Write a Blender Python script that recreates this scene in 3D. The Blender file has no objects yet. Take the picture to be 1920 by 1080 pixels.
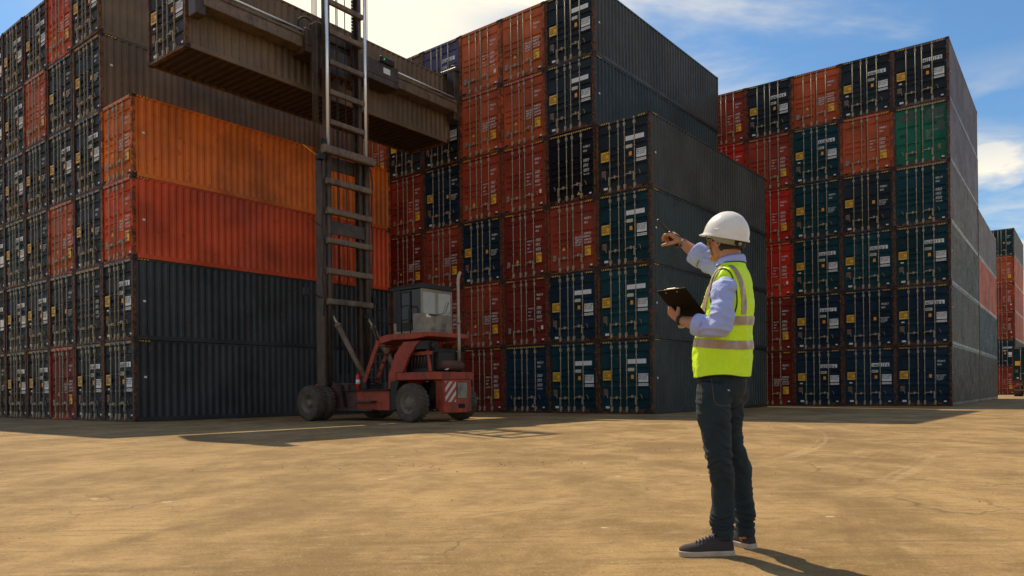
import bpy, bmesh, math, random
from math import sin, cos, pi, radians, sqrt, atan2
from mathutils import Vector, Matrix, noise
V = Vector
random.seed(7)
sc = bpy.context.scene
col = sc.collection

# ------------------------------------------------------------------ camera
CAM_H = 0.92
FPX = 1405.1
ROLL = -0.0114
PY = 734.36
cam_d = bpy.data.cameras.new("camera")
cam = bpy.data.objects.new("camera", cam_d)
col.objects.link(cam)
cam_d.sensor_width = 36.0
cam_d.lens = 36.0 * FPX / 1920.0
cam_d.shift_y = (PY - 540.0) / 1920.0
cam_d.clip_start = 0.1
cam_d.clip_end = 6000.0
cam.matrix_world = Matrix.Translation((0, 0, CAM_H)) @ Matrix.Rotation(radians(90), 4, 'X') @ Matrix.Rotation(ROLL, 4, 'Z')
sc.camera = cam

# ------------------------------------------------------------------ light and sky
SUN_AZ = radians(29.0)      # left of straight ahead
SUN_EL = radians(52.5)
sun_d = bpy.data.lights.new("sun", 'SUN')
sun_d.energy = 5.0
sun_d.angle = radians(0.5)
sun_d.color = (1.0, 0.83, 0.57)
sun = bpy.data.objects.new("sun", sun_d)
col.objects.link(sun)
sdir = V((-sin(SUN_AZ) * cos(SUN_EL), cos(SUN_AZ) * cos(SUN_EL), sin(SUN_EL)))
sun.rotation_euler = sdir.to_track_quat('Z', 'Y').to_euler()
sun.location = sdir * 60

world = bpy.data.worlds.new("World")
sc.world = world
world.use_nodes = True
wn, wl = world.node_tree.nodes, world.node_tree.links
wn.clear()
def wnode(t, **k):
    n = wn.new(t)
    for a, b in k.items():
        setattr(n, a, b)
    return n
out = wnode('ShaderNodeOutputWorld')
bg = wnode('ShaderNodeBackground')
bg.inputs['Strength'].default_value = 0.060
sky = wnode('ShaderNodeTexSky', sky_type='NISHITA', sun_disc=False, sun_elevation=SUN_EL, sun_rotation=-SUN_AZ)
sky.air_density = 1.0
sky.dust_density = 0.5
sky.ozone_density = 1.2
tc = wnode('ShaderNodeTexCoord')
sep = wnode('ShaderNodeSeparateXYZ')
wl.new(tc.outputs['Generated'], sep.inputs[0])
def wmath(op, a, b=None, clamp=False):
    n = wnode('ShaderNodeMath', operation=op, use_clamp=clamp)
    for i, v in enumerate((a, b)):
        if v is None: continue
        if isinstance(v, (int, float)): n.inputs[i].default_value = v
        else: wl.new(v, n.inputs[i])
    return n.outputs[0]
zz = wmath('MAXIMUM', sep.outputs[2], 0.0)
den = wmath('ADD', zz, 0.12)
cx_ = wmath('DIVIDE', sep.outputs[0], den)
cy_ = wmath('DIVIDE', sep.outputs[1], den)
comb = wnode('ShaderNodeCombineXYZ')
wl.new(cx_, comb.inputs[0]); wl.new(cy_, comb.inputs[1])
mp = wnode('ShaderNodeMapping')
mp.inputs['Rotation'].default_value = (0, 0, radians(60))
mp.inputs['Scale'].default_value = (0.55, 1.3, 1.0)
mp.inputs['Location'].default_value = (7.1, 9.3, 0)
wl.new(comb.outputs[0], mp.inputs['Vector'])
n1 = wnode('ShaderNodeTexNoise')
n1.inputs['Scale'].default_value = 1.5
n1.inputs['Detail'].default_value = 9
n1.inputs['Roughness'].default_value = 0.56
n1.inputs['Distortion'].default_value = 0.35
wl.new(mp.outputs[0], n1.inputs['Vector'])
r1 = wnode('ShaderNodeValToRGB')
r1.color_ramp.elements[0].position = 0.43
r1.color_ramp.elements[1].position = 0.68
r1.color_ramp.interpolation = 'EASE'
wl.new(n1.outputs['Fac'], r1.inputs[0])
# low cumulus towards the horizon
mp2 = wnode('ShaderNodeMapping')
mp2.inputs['Scale'].default_value = (3.2, 3.2, 8.5)
mp2.inputs['Location'].default_value = (0.05, 1.7, 0.35)
wl.new(tc.outputs['Generated'], mp2.inputs['Vector'])
n2 = wnode('ShaderNodeTexNoise')
n2.inputs['Scale'].default_value = 1.3
n2.inputs['Detail'].default_value = 8
n2.inputs['Roughness'].default_value = 0.5
wl.new(mp2.outputs[0], n2.inputs['Vector'])
r2 = wnode('ShaderNodeValToRGB')
r2.color_ramp.elements[0].position = 0.47
r2.color_ramp.elements[1].position = 0.56
wl.new(n2.outputs['Fac'], r2.inputs[0])
lowm = wnode('ShaderNodeMapRange')
lowm.inputs['From Min'].default_value = 0.36
lowm.inputs['From Max'].default_value = 0.22
wl.new(sep.outputs[2], lowm.inputs['Value'])
cum = wmath('MULTIPLY', r2.outputs[0], lowm.outputs[0])
# cloud cover gathers round the sun's side of the sky
sdn = wnode('ShaderNodeVectorMath', operation='DOT_PRODUCT')
sdn.inputs[1].default_value = (-sin(radians(14)) * cos(radians(29)), cos(radians(14)) * cos(radians(29)), sin(radians(29)))
wl.new(tc.outputs['Generated'], sdn.inputs[0])
glow = wnode('ShaderNodeMapRange', interpolation_type='SMOOTHSTEP')
glow.inputs['From Min'].default_value = 0.945
glow.inputs['From Max'].default_value = 1.0
glow.inputs['To Max'].default_value = 1.0
wl.new(sdn.outputs['Value'], glow.inputs['Value'])
cir = wmath('MULTIPLY', r1.outputs[0], 0.80)
m0 = wmath('MAXIMUM', cir, cum)
m1 = wmath('ADD', m0, glow.outputs[0], clamp=True)
ccol = wnode('ShaderNodeMix', data_type='RGBA')
ccol.inputs[6].default_value = (10.6, 10.6, 10.4, 1)
ccol.inputs[7].default_value = (18.5, 16.6, 13.0, 1)
wl.new(m1, ccol.inputs[0])
mixs = wnode('ShaderNodeMix', data_type='RGBA')
wl.new(m1, mixs.inputs[0])
tint = wnode('ShaderNodeVectorMath', operation='MULTIPLY')
tint.inputs[1].default_value = (1.15, 1.66, 1.95)
wl.new(sky.outputs[0], tint.inputs[0])
wl.new(tint.outputs[0], mixs.inputs[6])
wl.new(ccol.outputs[2], mixs.inputs[7])
wl.new(mixs.outputs[2], bg.inputs['Color'])
wl.new(bg.outputs[0], out.inputs[0])

sc.view_settings.view_transform = 'Standard'
sc.view_settings.look = 'None'
sc.view_settings.exposure = 0.14
sc.view_settings.gamma = 1.0

# ------------------------------------------------------------------ helpers
def tag(o, label=None, cat=None, group=None, kind=None):
    if label: o['label'] = label
    if cat: o['category'] = cat
    if group: o['group'] = group
    if kind: o['kind'] = kind
    return o
def empty(name, loc, rz=0.0):
    o = bpy.data.objects.new(name, None)
    col.objects.link(o)
    o.location = loc
    o.rotation_euler = (0, 0, rz)
    return o
class MB:
    def __init__(s):
        s.v, s.f, s.m, s.sm = [], [], [], []
    def add(s, vs, fs, mi=0, smooth=False):
        b = len(s.v)
        s.v += [tuple(v) for v in vs]
        for f in fs:
            s.f.append([b + i for i in f]); s.m.append(mi); s.sm.append(smooth)
        return s
    def box(s, x0, x1, y0, y1, z0, z1, mi=0):
        vs = [(x, y, z) for z in (z0, z1) for y in (y0, y1) for x in (x0, x1)]
        return s.add(vs, [(0, 2, 3, 1), (4, 5, 7, 6), (0, 1, 5, 4), (2, 6, 7, 3), (0, 4, 6, 2), (1, 3, 7, 5)], mi)
    def bar(s, a, b, w, h, mi=0, up=V((0, 0, 1))):
        a, b = V(a), V(b)
        d = (b - a).normalized()
        u = d.cross(up)
        if u.length < 1e-4: u = d.cross(V((0, 1, 0)))
        u.normalize(); t = u.cross(d).normalized()
        vs = [p + u * (sx * w / 2) + t * (sz * h / 2) for p in (a, b) for sz in (-1, 1) for sx in (-1, 1)]
        return s.add(vs, [(0, 2, 3, 1), (4, 5, 7, 6), (0, 1, 5, 4), (2, 6, 7, 3), (0, 4, 6, 2), (1, 3, 7, 5)], mi)
    def tube(s, pts, r, n=8, mi=0, cap=True, smooth=True):
        pts = [V(p) for p in pts]
        rs = r if isinstance(r, (list, tuple)) else [r] * len(pts)
        vs = []; prev = None
        for i, p in enumerate(pts):
            d = (pts[min(i + 1, len(pts) - 1)] - pts[max(i - 1, 0)]).normalized()
            if prev is None:
                u = d.cross(V((0, 0, 1)))
                if u.length < 1e-3: u = d.cross(V((0, 1, 0)))
            else:
                u = prev - d * prev.dot(d)
            u.normalize(); prev = u
            t = d.cross(u)
            for k in range(n):
                a = 2 * pi * k / n
                vs.append(p + (u * cos(a) + t * sin(a)) * rs[i])
        fs = [(i * n + k, i * n + (k + 1) % n, (i + 1) * n + (k + 1) % n, (i + 1) * n + k) for i in range(len(pts) - 1) for k in range(n)]
        if cap:
            fs.append(tuple(range(n - 1, -1, -1)))
            fs.append(tuple((len(pts) - 1) * n + k for k in range(n)))
        return s.add(vs, fs, mi, smooth)
    def rings(s, rl, mi=0, cap=True, smooth=True, closed=True):
        n = len(rl[0]); vs = [p for r in rl for p in r]
        m = n if closed else n - 1
        fs = [(i * n + k, i * n + (k + 1) % n, (i + 1) * n + (k + 1) % n, (i + 1) * n + k) for i in range(len(rl) - 1) for k in range(m)]
        if cap:
            fs.append(tuple(range(n - 1, -1, -1)))
            fs.append(tuple((len(rl) - 1) * n + k for k in range(n)))
        return s.add(vs, fs, mi, smooth)
    def lathe(s, c, axis, prof, n=24, mi=0, smooth=True):
        """prof: list of (distance along the axis, radius)"""
        c = V(c); d = V(axis).normalized()
        u = d.cross(V((0, 0, 1)))
        if u.length < 1e-3: u = V((1, 0, 0))
        u.normalize(); t = d.cross(u)
        rl = [[c + d * q + (u * cos(2 * pi * k / n) + t * sin(2 * pi * k / n)) * r for k in range(n)] for q, r in prof]
        return s.rings(rl, mi, True, smooth)
    def prism(s, poly, axis, a0, a1, mi=0):
        """poly in the plane normal to an axis ('x' or 'y'): list of (p, z)"""
        n = len(poly); vs = []
        for a in (a0, a1):
            for p, z in poly:
                vs.append((a, p, z) if axis == 'x' else (p, a, z))
        fs = [(k, (k + 1) % n, n + (k + 1) % n, n + k) for k in range(n)] + [tuple(range(n - 1, -1, -1)), tuple(n + k for k in range(n))]
        return s.add(vs, fs, mi)
    def mesh(s, name, mats, bevel=0, fix=True):
        me = bpy.data.meshes.new(name)
        me.from_pydata(s.v, [], s.f)
        for m in (mats if isinstance(mats, (list, tuple)) else [mats]): me.materials.append(m)
        me.polygons.foreach_set('material_index', s.m)
        me.polygons.foreach_set('use_smooth', s.sm)
        if fix or bevel:
            bm = bmesh.new(); bm.from_mesh(me)
            if fix: bmesh.ops.recalc_face_normals(bm, faces=bm.faces)
            if bevel:
                es = [e for e in bm.edges if len(e.link_faces) == 2 and e.calc_face_angle(0) > 0.6]
                bmesh.ops.bevel(bm, geom=es, offset=bevel, segments=1, affect='EDGES', clamp_overlap=True)
            bm.to_mesh(me); bm.free()
        me.update()
        return me
    def build(s, name, mats, parent=None, bevel=0, fix=True):
        return put(name, s.mesh(name, mats, bevel, fix), parent)
def put(name, me, parent=None):
    o = bpy.data.objects.new(name, me)
    col.objects.link(o)
    if parent is not None: o.parent = parent
    return o

# ------------------------------------------------------------------ materials
def mat(name, base=(.5, .5, .5), rough=.6, metal=0.0, var=0.0, vscale=4.0, bump=0.0, bscale=20.0, spec=0.5, emit=None):
    m = bpy.data.materials.new(name); m.use_nodes = True
    nt = m.node_tree; N, L = nt.nodes, nt.links
    p = N['Principled BSDF']
    p.inputs['Base Color'].default_value = (*base, 1)
    p.inputs['Roughness'].default_value = rough
    p.inputs['Metallic'].default_value = metal
    p.inputs['Specular IOR Level'].default_value = spec
    if emit:
        p.inputs['Emission Color'].default_value = (*emit[0], 1)
        p.inputs['Emission Strength'].default_value = emit[1]
    t = N.new('ShaderNodeTexCoord')
    if var:
        n = N.new('ShaderNodeTexNoise'); n.inputs['Scale'].default_value = vscale; n.inputs['Detail'].default_value = 6
        n.inputs['Roughness'].default_value = .65
        L.new(t.outputs['Object'], n.inputs['Vector'])
        r = N.new('ShaderNodeMapRange'); r.inputs['From Min'].default_value = .3; r.inputs['From Max'].default_value = .7
        r.inputs['To Min'].default_value = 1 - var; r.inputs['To Max'].default_value = 1 + var
        L.new(n.outputs['Fac'], r.inputs['Value'])
        x = N.new('ShaderNodeVectorMath'); x.operation = 'SCALE'
        x.inputs[0].default_value = base
        L.new(r.outputs[0], x.inputs['Scale'])
        L.new(x.outputs[0], p.inputs['Base Color'])
        rr = N.new('ShaderNodeMapRange'); rr.inputs['To Min'].default_value = max(0, rough - .12); rr.inputs['To Max'].default_value = min(1, rough + .12)
        L.new(n.outputs['Fac'], rr.inputs['Value']); L.new(rr.outputs[0], p.inputs['Roughness'])
    if bump:
        n = N.new('ShaderNodeTexNoise'); n.inputs['Scale'].default_value = bscale; n.inputs['Detail'].default_value = 5
        L.new(t.outputs['Object'], n.inputs['Vector'])
        b = N.new('ShaderNodeBump'); b.inputs['Strength'].default_value = bump; b.inputs['Distance'].default_value = .02
        L.new(n.outputs['Fac'], b.inputs['Height']); L.new(b.outputs[0], p.inputs['Normal'])
    return m

def container_paint(name, rust_lo, rust_hi, rust_amt, streak=True, r0=.42, r1=.8, sp=.14):
    """paint takes the container's own colour (object colour), worn by rust, chalking and dirt"""
    m = bpy.data.materials.new(name); m.use_nodes = True
    nt = m.node_tree; N, L = nt.nodes, nt.links
    p = N['Principled BSDF']
    oi = N.new('ShaderNodeObjectInfo'); t = N.new('ShaderNodeTexCoord')
    off = N.new('ShaderNodeVectorMath'); off.operation = 'MULTIPLY_ADD'
    cb = N.new('ShaderNodeCombineXYZ')
    L.new(oi.outputs['Random'], cb.inputs[0]); L.new(oi.outputs['Random'], cb.inputs[1]); L.new(oi.outputs['Random'], cb.inputs[2])
    L.new(cb.outputs[0], off.inputs[0]); off.inputs[1].default_value = (37, 61, 23); L.new(t.outputs['Object'], off.inputs[2])
    def nz(scale, detail, rough, vec=(1, 1, 1)):
        mpn = N.new('ShaderNodeMapping'); mpn.inputs['Scale'].default_value = vec
        L.new(off.outputs[0], mpn.inputs['Vector'])
        n = N.new('ShaderNodeTexNoise'); n.inputs['Scale'].default_value = scale; n.inputs['Detail'].default_value = detail
        n.inputs['Roughness'].default_value = rough
        L.new(mpn.outputs[0], n.inputs['Vector']); return n.outputs['Fac']
    def rng(f, a, b, c=0.0, d=1.0):
        r = N.new('ShaderNodeMapRange'); r.interpolation_type = 'SMOOTHSTEP'
        for k, v in zip(('From Min', 'From Max', 'To Min', 'To Max'), (a, b, c, d)): r.inputs[k].default_value = v
        L.new(f, r.inputs['Value']); return r.outputs[0]
    def mix(f, a, b):
        x = N.new('ShaderNodeMix'); x.data_type = 'RGBA'
        if isinstance(f, float): x.inputs[0].default_value = f
        else: L.new(f, x.inputs[0])
        for i, v in ((6, a), (7, b)):
            if isinstance(v, tuple): x.inputs[i].default_value = (*v, 1)
            else: L.new(v, x.inputs[i])
        return x.outputs[2]
    big = nz(.55, 4, .55)
    sc_ = N.new('ShaderNodeVectorMath'); sc_.operation = 'SCALE'
    L.new(oi.outputs['Color'], sc_.inputs[0]); L.new(rng(big, .3, .7, .72, 1.3), sc_.inputs['Scale'])
    c = sc_.outputs[0]
    if streak:
        st = nz(1.0, 5, .6, (9, 9, .35))
        c = mix(rng(st, .58, .74, 0, .16), c, (.15, .12, .09))      # chalky runs of dust
        st2 = nz(1.0, 6, .6, (14, 14, .5))
        c = mix(rng(st2, .66, .74, 0, .55), c, (.10, .04, .018))    # thin rust runs
    rst = nz(3.2, 9, .72)
    rc = mix(rng(nz(11, 5, .6), .35, .65), (.040, .016, .009), (.20, .080, .034))
    c = mix(rng(rst, rust_lo, rust_hi, 0, rust_amt), c, rc)
    L.new(c, p.inputs['Base Color'])
    L.new(rng(rst, .35, .7, r0, r1), p.inputs['Roughness'])
    p.inputs['Specular IOR Level'].default_value = sp
    b = N.new('ShaderNodeBump'); b.inputs['Strength'].default_value = .15; b.inputs['Distance'].default_value = .03
    L.new(nz(2.2, 6, .5), b.inputs['Height']); L.new(b.outputs[0], p.inputs['Normal'])
    return m
PAINT = container_paint("container_paint", .60, .68, .8)
PAINT_S = container_paint("container_side_paint", .60, .68, .8, True, .30, .58, .28)
FRAME = container_paint("container_frame_paint", .38, .55, .92, False)
CAST = mat("corner_casting_steel", (.055, .028, .018), .75, .2, .5, 12)
DARK = mat("dark_recess", (.006, .005, .005), .9)
ROD = mat("galvanised_rod", (.34, .275, .19), .6, .1, .35, 9)
GASKET = mat("door_gasket", (.012, .011, .011), .8)
WHITE = mat("white_sticker", (.72, .70, .66), .5, 0, .10, 8)
CREAM = mat("cream_sticker", (.55, .52, .40), .55, 0, .12, 8)
YEL = mat("yellow_sticker", (.85, .44, .02), .5, 0, .15, 8)
ORG = mat("orange_sticker", (.80, .30, .02), .5, 0, .1, 8)
BRN = mat("old_plate", (.16, .085, .05), .6, 0, .3, 14)
GRY = mat("grey_plate", (.25, .22, .18), .5, .3, .3, 14)
INK = mat("black_ink", (.015, .014, .014), .6)
WTXT = mat("white_lettering", (.66, .64, .60), .6)
PATCH = mat("dark_green_patch", (.010, .030, .030), .7, 0, .3, 5)
PATCH2 = mat("faded_green_patch", (.045, .085, .065), .75, 0, .35, 5)
PATCH3 = mat("rubbed_primer_patch", (.22, .15, .07), .8, 0, .3, 8)
FLOORW = mat("container_underside", (.05, .030, .018), .8, 0, .4, 2)

def stripe_mat():
    m = bpy.data.materials.new("hazard_stripes"); m.use_nodes = True
    N, L = m.node_tree.nodes, m.node_tree.links
    p = N['Principled BSDF']; t = N.new('ShaderNodeTexCoord'); s = N.new('ShaderNodeSeparateXYZ')
    L.new(t.outputs['Object'], s.inputs[0])
    def mt(op, a, b):
        n = N.new('ShaderNodeMath'); n.operation = op
        for i, v in enumerate((a, b)):
            if isinstance(v, (int, float)): n.inputs[i].default_value = v
            else: L.new(v, n.inputs[i])
        return n.outputs[0]
    q = mt('ADD', mt('ADD', s.outputs[0], s.outputs[1]), mt('MULTIPLY', s.outputs[2], -.9))
    f = mt('FRACT', mt('MULTIPLY', q, 9.0), 0)
    g = mt('GREATER_THAN', f, .5)
    x = N.new('ShaderNodeMix'); x.data_type = 'RGBA'
    L.new(g, x.inputs[0]); x.inputs[6].default_value = (.012, .010, .008, 1); x.inputs[7].default_value = (.72, .40, .03, 1)
    L.new(x.outputs[2], p.inputs['Base Color']); p.inputs['Roughness'].default_value = .6
    return m
HAZ = stripe_mat()

# ------------------------------------------------------------------ lettering
_tc = {}
def text_mesh(lines, size, x, z, y, m, align='LEFT', width=.8, space=1.0, key=None):
    k = (lines, size, x, z, y, m.name, align, width)
    if k in _tc: return _tc[k]
    cu = bpy.data.curves.new("lettering", 'FONT')
    cu.body = lines; cu.size = size; cu.align_x = align; cu.align_y = 'TOP'; cu.resolution_u = 2
    cu.space_line = space
    cu.offset = size * .018
    o = bpy.data.objects.new("lettering", cu)
    col.objects.link(o)
    dg = bpy.context.evaluated_depsgraph_get(); dg.update()
    me = bpy.data.meshes.new_from_object(o.evaluated_get(dg))
    bpy.data.objects.remove(o); bpy.data.curves.remove(cu)
    for v in me.vertices:
        a, b = v.co.x * width, v.co.y
        v.co = (x + a, y, z + b)
    me.materials.clear(); me.materials.append(m)
    me.name = "lettering"
    _tc[k] = me
    return me

# ------------------------------------------------------------------ shipping containers
W2, CH, CL = 1.219, 2.896, 12.192
def side_corrugation(mb, x, sgn, y0, y1, z0, z1, mi, rnd):
    n = 43; p = (y1 - y0) / n; prof = []
    for i in range(n):
        a = y0 + i * p
        prof += [(a, 0), (a + p * .26, 0), (a + p * .5, 1), (a + p * .76, 1)]
    prof.append((y1, 0))
    vs = []; R = 9
    dents = [(rnd.uniform(.8, 11.2), rnd.uniform(.5, 2.4), rnd.uniform(.15, .6), rnd.uniform(.010, .038)) for _ in range(9)]
    for y, d in prof:
        for q in range(R):
            z = z0 + (z1 - z0) * q / (R - 1)
            k = sum(a * math.exp(-((y - cy) / rr) ** 2 - ((z - cz) / rr) ** 2) for cy, cz, rr, a in dents) if 0 < q < R - 1 else 0
            vs.append((x - sgn * (.006 + d * .042 + k), y, z))
    fs = [(R * i + q, R * i + R + q, R * i + R + q + 1, R * i + q + 1) for i in range(len(prof) - 1) for q in range(R - 1)]
    mb.add(vs, fs, mi)
def body_mesh(length=CL, under=False, seed=1):
    mb = MB()
    rnd = random.Random(seed)
    P, F, C, D = 0, 1, 2, 3
    for s in (-1, 1):
        xa, xb = sorted((s * (W2 - .105), s * W2))
        mb.box(xa, xb, 0, .13, .118, CH - .118, F)               # corner posts
        mb.box(xa, xb, length - .13, length, .118, CH - .118, F)
        side_corrugation(mb, s * W2, s, .13, length - .13, .162, CH - .062, P, rnd)
        ra, rb = sorted((s * (W2 - .075), s * (W2 - .001)))
        mb.box(ra, rb, .178, length - .178, CH - .062, CH - .004, P)      # top rail
        mb.box(ra, rb, .178, length - .178, .012, .162, P)               # bottom rail
    # header, sill, end wall
    mb.box(-W2 + .162, W2 - .162, .012, .14, CH - .118, CH - .006, P)
    mb.box(-W2 + .105, -W2 + .162, .012, .14, CH - .14, CH - .118, F)
    mb.box(-W2 + .162, W2 - .162, .010, .14, .010, .135, F)
    mb.box(-W2 + .105, W2 - .105, .050, .14, .135, .175, F)
    mb.box(-W2 + .162, W2 - .162, length - .12, length - .012, CH - .118, CH - .006, F)
    mb.box(-W2 + .162, W2 - .162, length - .12, length - .012, .010, .135, F)
    mb.box(-W2 + .105, W2 - .105, length - .09, length - .04, .135, CH - .118, P)
    mb.box(-W2 + .075, W2 - .075, .14, length - .12, CH - .045, CH - .022, P)   # roof
    mb.box(-W2 + .076, W2 - .076, .14, length - .12, .12, .150, 4)         # floor
    if under:
        y = .35
        while y < length - .3:
            mb.box(-W2 + .077, W2 - .077, y, y + .05, .016, .119, 4); y += .305
    # corner castings with their holes
    for sx in (-1, 1):
        for y0 in (0, length - .178):
            for z0 in (0, CH - .118):
                xa, xb = sorted((sx * (W2 - .162), sx * (W2 + .003)))
                ya, yb = (y0 - .004, y0 + .178) if y0 == 0 else (y0, y0 + .182)
                mb.box(xa, xb, ya, yb, z0, z0 + .118, C)
                fy = ya - .002 if y0 == 0 else yb + .002
                cxm = sx * (W2 - .08)
                mb.add([(cxm + .033 * cos(a) , fy, z0 + .059 + .038 * sin(a)) for a in [k * pi / 4 + pi / 8 for k in range(8)]], [tuple(range(8))], D)
                fx = sx * (W2 + .005); cy = (ya + yb) / 2
                mb.add([(fx, cy + .045 * cos(a), z0 + .059 + .033 * sin(a)) for a in [k * pi / 4 + pi / 8 for k in range(8)]], [tuple(range(8))], D)
    # fork pockets / black slots in the sill next to the castings
    for sx in (-1, 1):
        mb.box(min(sx * .83, sx * 1.03), max(sx * .83, sx * 1.03), .004, .010, .085, .150, D)
    # hinges on the posts
    for sx in (-1, 1):
        for z in (.42, 1.05, 1.78, 2.45):
            mb.box(min(sx * 1.06, sx * 1.15), max(sx * 1.06, sx * 1.15), -.012, .0, z - .03, z + .03, F)
    return mb.mesh("container_body", [PAINT_S, FRAME, CAST, DARK, FLOORW])
def door_mesh(s, grooves):
    x0, x1 = (-1.105, -.012) if s < 0 else (.012, 1.105)
    z0, z1 = .178, CH - .142
    xs = [(x0, 0), (x0 + .085, 0), (x0 + .115, 1), (x1 - .115, 1), (x1 - .085, 0), (x1, 0)]
    zs = [(z0, 0)]
    for g in grooves:
        c = z0 + (z1 - z0) * g
        zs += [(c - .085, 0), (c - .030, 1), (c + .035, 1), (c + .050, 0)]
    zs.append((z1, 0))
    mb = MB(); vs = []
    for z, g in zs:
        for x, q in xs: vs.append((x, .058 + .050 * g * q, z))
    n = len(xs)
    fs = [(i * n + j, i * n + j + 1, (i + 1) * n + j + 1, (i + 1) * n + j) for i in range(len(zs) - 1) for j in range(n - 1)]
    mb.add(vs, fs, 0)
    # edge returns and the gasket round the leaf
    mb.box(x0 - .004, x0, .058, .11, z0, z1, 1); mb.box(x1, x1 + .004, .058, .11, z0, z1, 1)
    mb.box(x0, x1, .058, .11, z1, z1 + .012, 1); mb.box(x0, x1, .058, .11, z0 - .008, z0, 1)
    m = mb.mesh("door", [PAINT, GASKET])
    return m
G_A = [.14, .31, .41, .51, .61, .86]
G_B = [.14, .36, .46, .56, .86]
G_C = [.34, .66]
RODX = {-1: (-.60, -.207), 1: (.073, .512)}
def rod_mesh(x):
    mb = MB()
    mb.tube([(x, .018, .10), (x, .018, CH - .10)], .0195, 8)
    for z in (.60, 1.10, 1.72, 2.30): mb.box(x - .033, x + .033, -.006, .052, z - .022, z + .022)
    for z in (.20, CH - .27): mb.box(x - .045, x + .045, -.010, .052, z - .07, z + .07)
    for z in (.105, CH - .105): mb.box(x - .03, x + .03, -.016, .012, z - .045, z + .045)
    return mb.mesh("lock_rod", ROD)
def handle_mesh(s, z=.63):
    a, b = RODX[s]
    mb = MB()
    mb.bar((a, -.018, z - .01), (b, -.018, z + .02), .014, .032)
    mb.box(a + (b - a) * .52, a + (b - a) * .66, -.03, .04, z - .05, z + .07)
    e = a - .055 if s < 0 else b - .06
    mb.box(e, e + .05, -.02, -.008, z - .30, z + .05)
    return mb.mesh("door_handle", ROD)
def hook_mesh(s, z=.66):
    x = -.82 if s < 0 else .72
    mb = MB()
    mb.tube([(x - .06, .02, z + .08), (x, .0, z + .07), (x + .025, .0, z), (x + .03, .02, z - .09)], .014, 6)
    return mb.mesh("handle_catch", ROD)
def plate(x0, x1, z0, z1, m, name="plate", y=.030):
    mb = MB(); mb.box(x0, x1, y, y + .004, z0, z1)
    # folded sheet: legs that carry it on the ribs of the door
    mb.box(x0 + .01, x1 - .01, y + .0045, .0575, z1 - .03, z1 - .01)
    return mb.mesh(name, m)
def plain(x0, x1, z0, z1, m, name, y=.052):
    mb = MB(); mb.box(x0, x1, y, y + .003, z0, z1); return mb.mesh(name, m)
def tri_mesh(x, z, r=.085):
    mb = MB(); y = .050
    mb.add([(x - r, y, z - r * .7), (x + r, y, z - r * .7), (x, y, z + r * .95), (x - r, y + .004, z - r * .7), (x + r, y + .004, z - r * .7), (x, y + .004, z + r * .95)],
           [(0, 1, 2), (3, 5, 4), (0, 3, 4, 1), (1, 4, 5, 2), (2, 5, 3, 0)])
    mb.add([(x - .012, y - .002, z - .02), (x + .012, y - .002, z - .02), (x, y - .002, z + .045)], [(0, 1, 2)], 1)
    return mb.mesh("warning_triangle", [YEL, INK])
def haz_mesh(x0, x1):
    mb = MB(); mb.box(x0, x1, .006, .0115, CH - .100, CH - .045); return mb.mesh("hazard_stripe", HAZ)
def haz_side():
    mb = MB(); mb.box(W2 - .0008, W2 + .0022, .22, .62, CH - .052, CH - .012); return mb.mesh("side_hazard_stripe", HAZ)
M_SIDE = []
for q in range(3):
    mb = MB(); x = W2 - .004
    mb.box(x, x + .003, .36, .46, 1.35 + .2 * q, 1.42 + .2 * q)
    M_SIDE.append(mb.mesh("side_marker", WHITE))
BODIES, BODY_U = [body_mesh(seed=q) for q in range(1, 5)], body_mesh(under=True, seed=9)
DOORS = {(k, s): door_mesh(s, g) for k, g in (('a', G_A), ('b', G_B), ('c', G_C)) for s in (-1, 1)}
RODS = {x: rod_mesh(x) for s in (-1, 1) for x in RODX[s]}
HANDLE = {s: handle_mesh(s, .62 if s < 0 else .66) for s in (-1, 1)}
HOOK = {s: hook_mesh(s) for s in (-1, 1)}
HZL, HZR, HZF, HZS = haz_mesh(-1.03, -.66), haz_mesh(.66, 1.03), haz_mesh(-1.03, 1.03), haz_side()
M_CAUT = plate(-1.01, -.645, 1.32, 1.70, YEL, "caution_sticker")
M_BRN = plain(-1.00, -.80, .72, .98, BRN, "old_plate")
M_GRYP = plain(-.98, -.82, .55, .80, GRY, "maker_plate")
M_WSM = plain(-.91, -.73, .20, .29, WHITE, "small_white_sticker")
M_WSR = plain(.86, .97, .20, .26, WHITE, "small_white_sticker")
M_WMID = plain(-.93, -.79, 1.14, 1.20, WHITE, "small_white_sticker")
M_NUM = plate(.115, .93, 1.95, 2.13, WHITE, "number_plate")
M_CODE = plate(.125, .41, 1.66, 1.79, CREAM, "size_code_plate")
M_ORG = plain(.25, .37, 1.36, 1.52, ORG, "orange_sticker")
M_DATA = plate(.585, 1.01, 1.23, 1.56, WHITE, "weights_plate")
M_DATA2 = plate(.585, 1.01, 1.08, 1.18, WHITE, "volume_plate")
M_YSQ = plate(.63, .92, .62, 1.00, YEL, "caution_sticker")
M_TRI_L = tri_mesh(-.40, .78); M_TRI_M = tri_mesh(-.42, 1.02); M_TRI_R = tri_mesh(.36, .30)
M_WBIT = plain(.82, .93, .66, .82, WHITE, "white_notice")
M_WHORZ = plain(-.62, -.42, .98, 1.05, WHITE, "small_white_sticker")
T_CAUT = text_mesh("CAUTION\nHIGH\nVEHICLE", .115, -.99, 1.665, .026, INK, width=.72, space=.85)
T_YSQ = text_mesh("CAUTION\n9'6\"\nHIGH", .105, .64, .965, .026, INK, width=.62, space=.85)
T_DATA = text_mesh("MAX.G.W  30.480 KG\nTARE  3.970 KG\nNET  26.510 KG", .078, .60, 1.54, .026, INK, width=.66, space=.95)
T_DATA2 = text_mesh("CU.CAP 76.3 CU.M", .07, .60, 1.165, .026, INK, width=.66)
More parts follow.
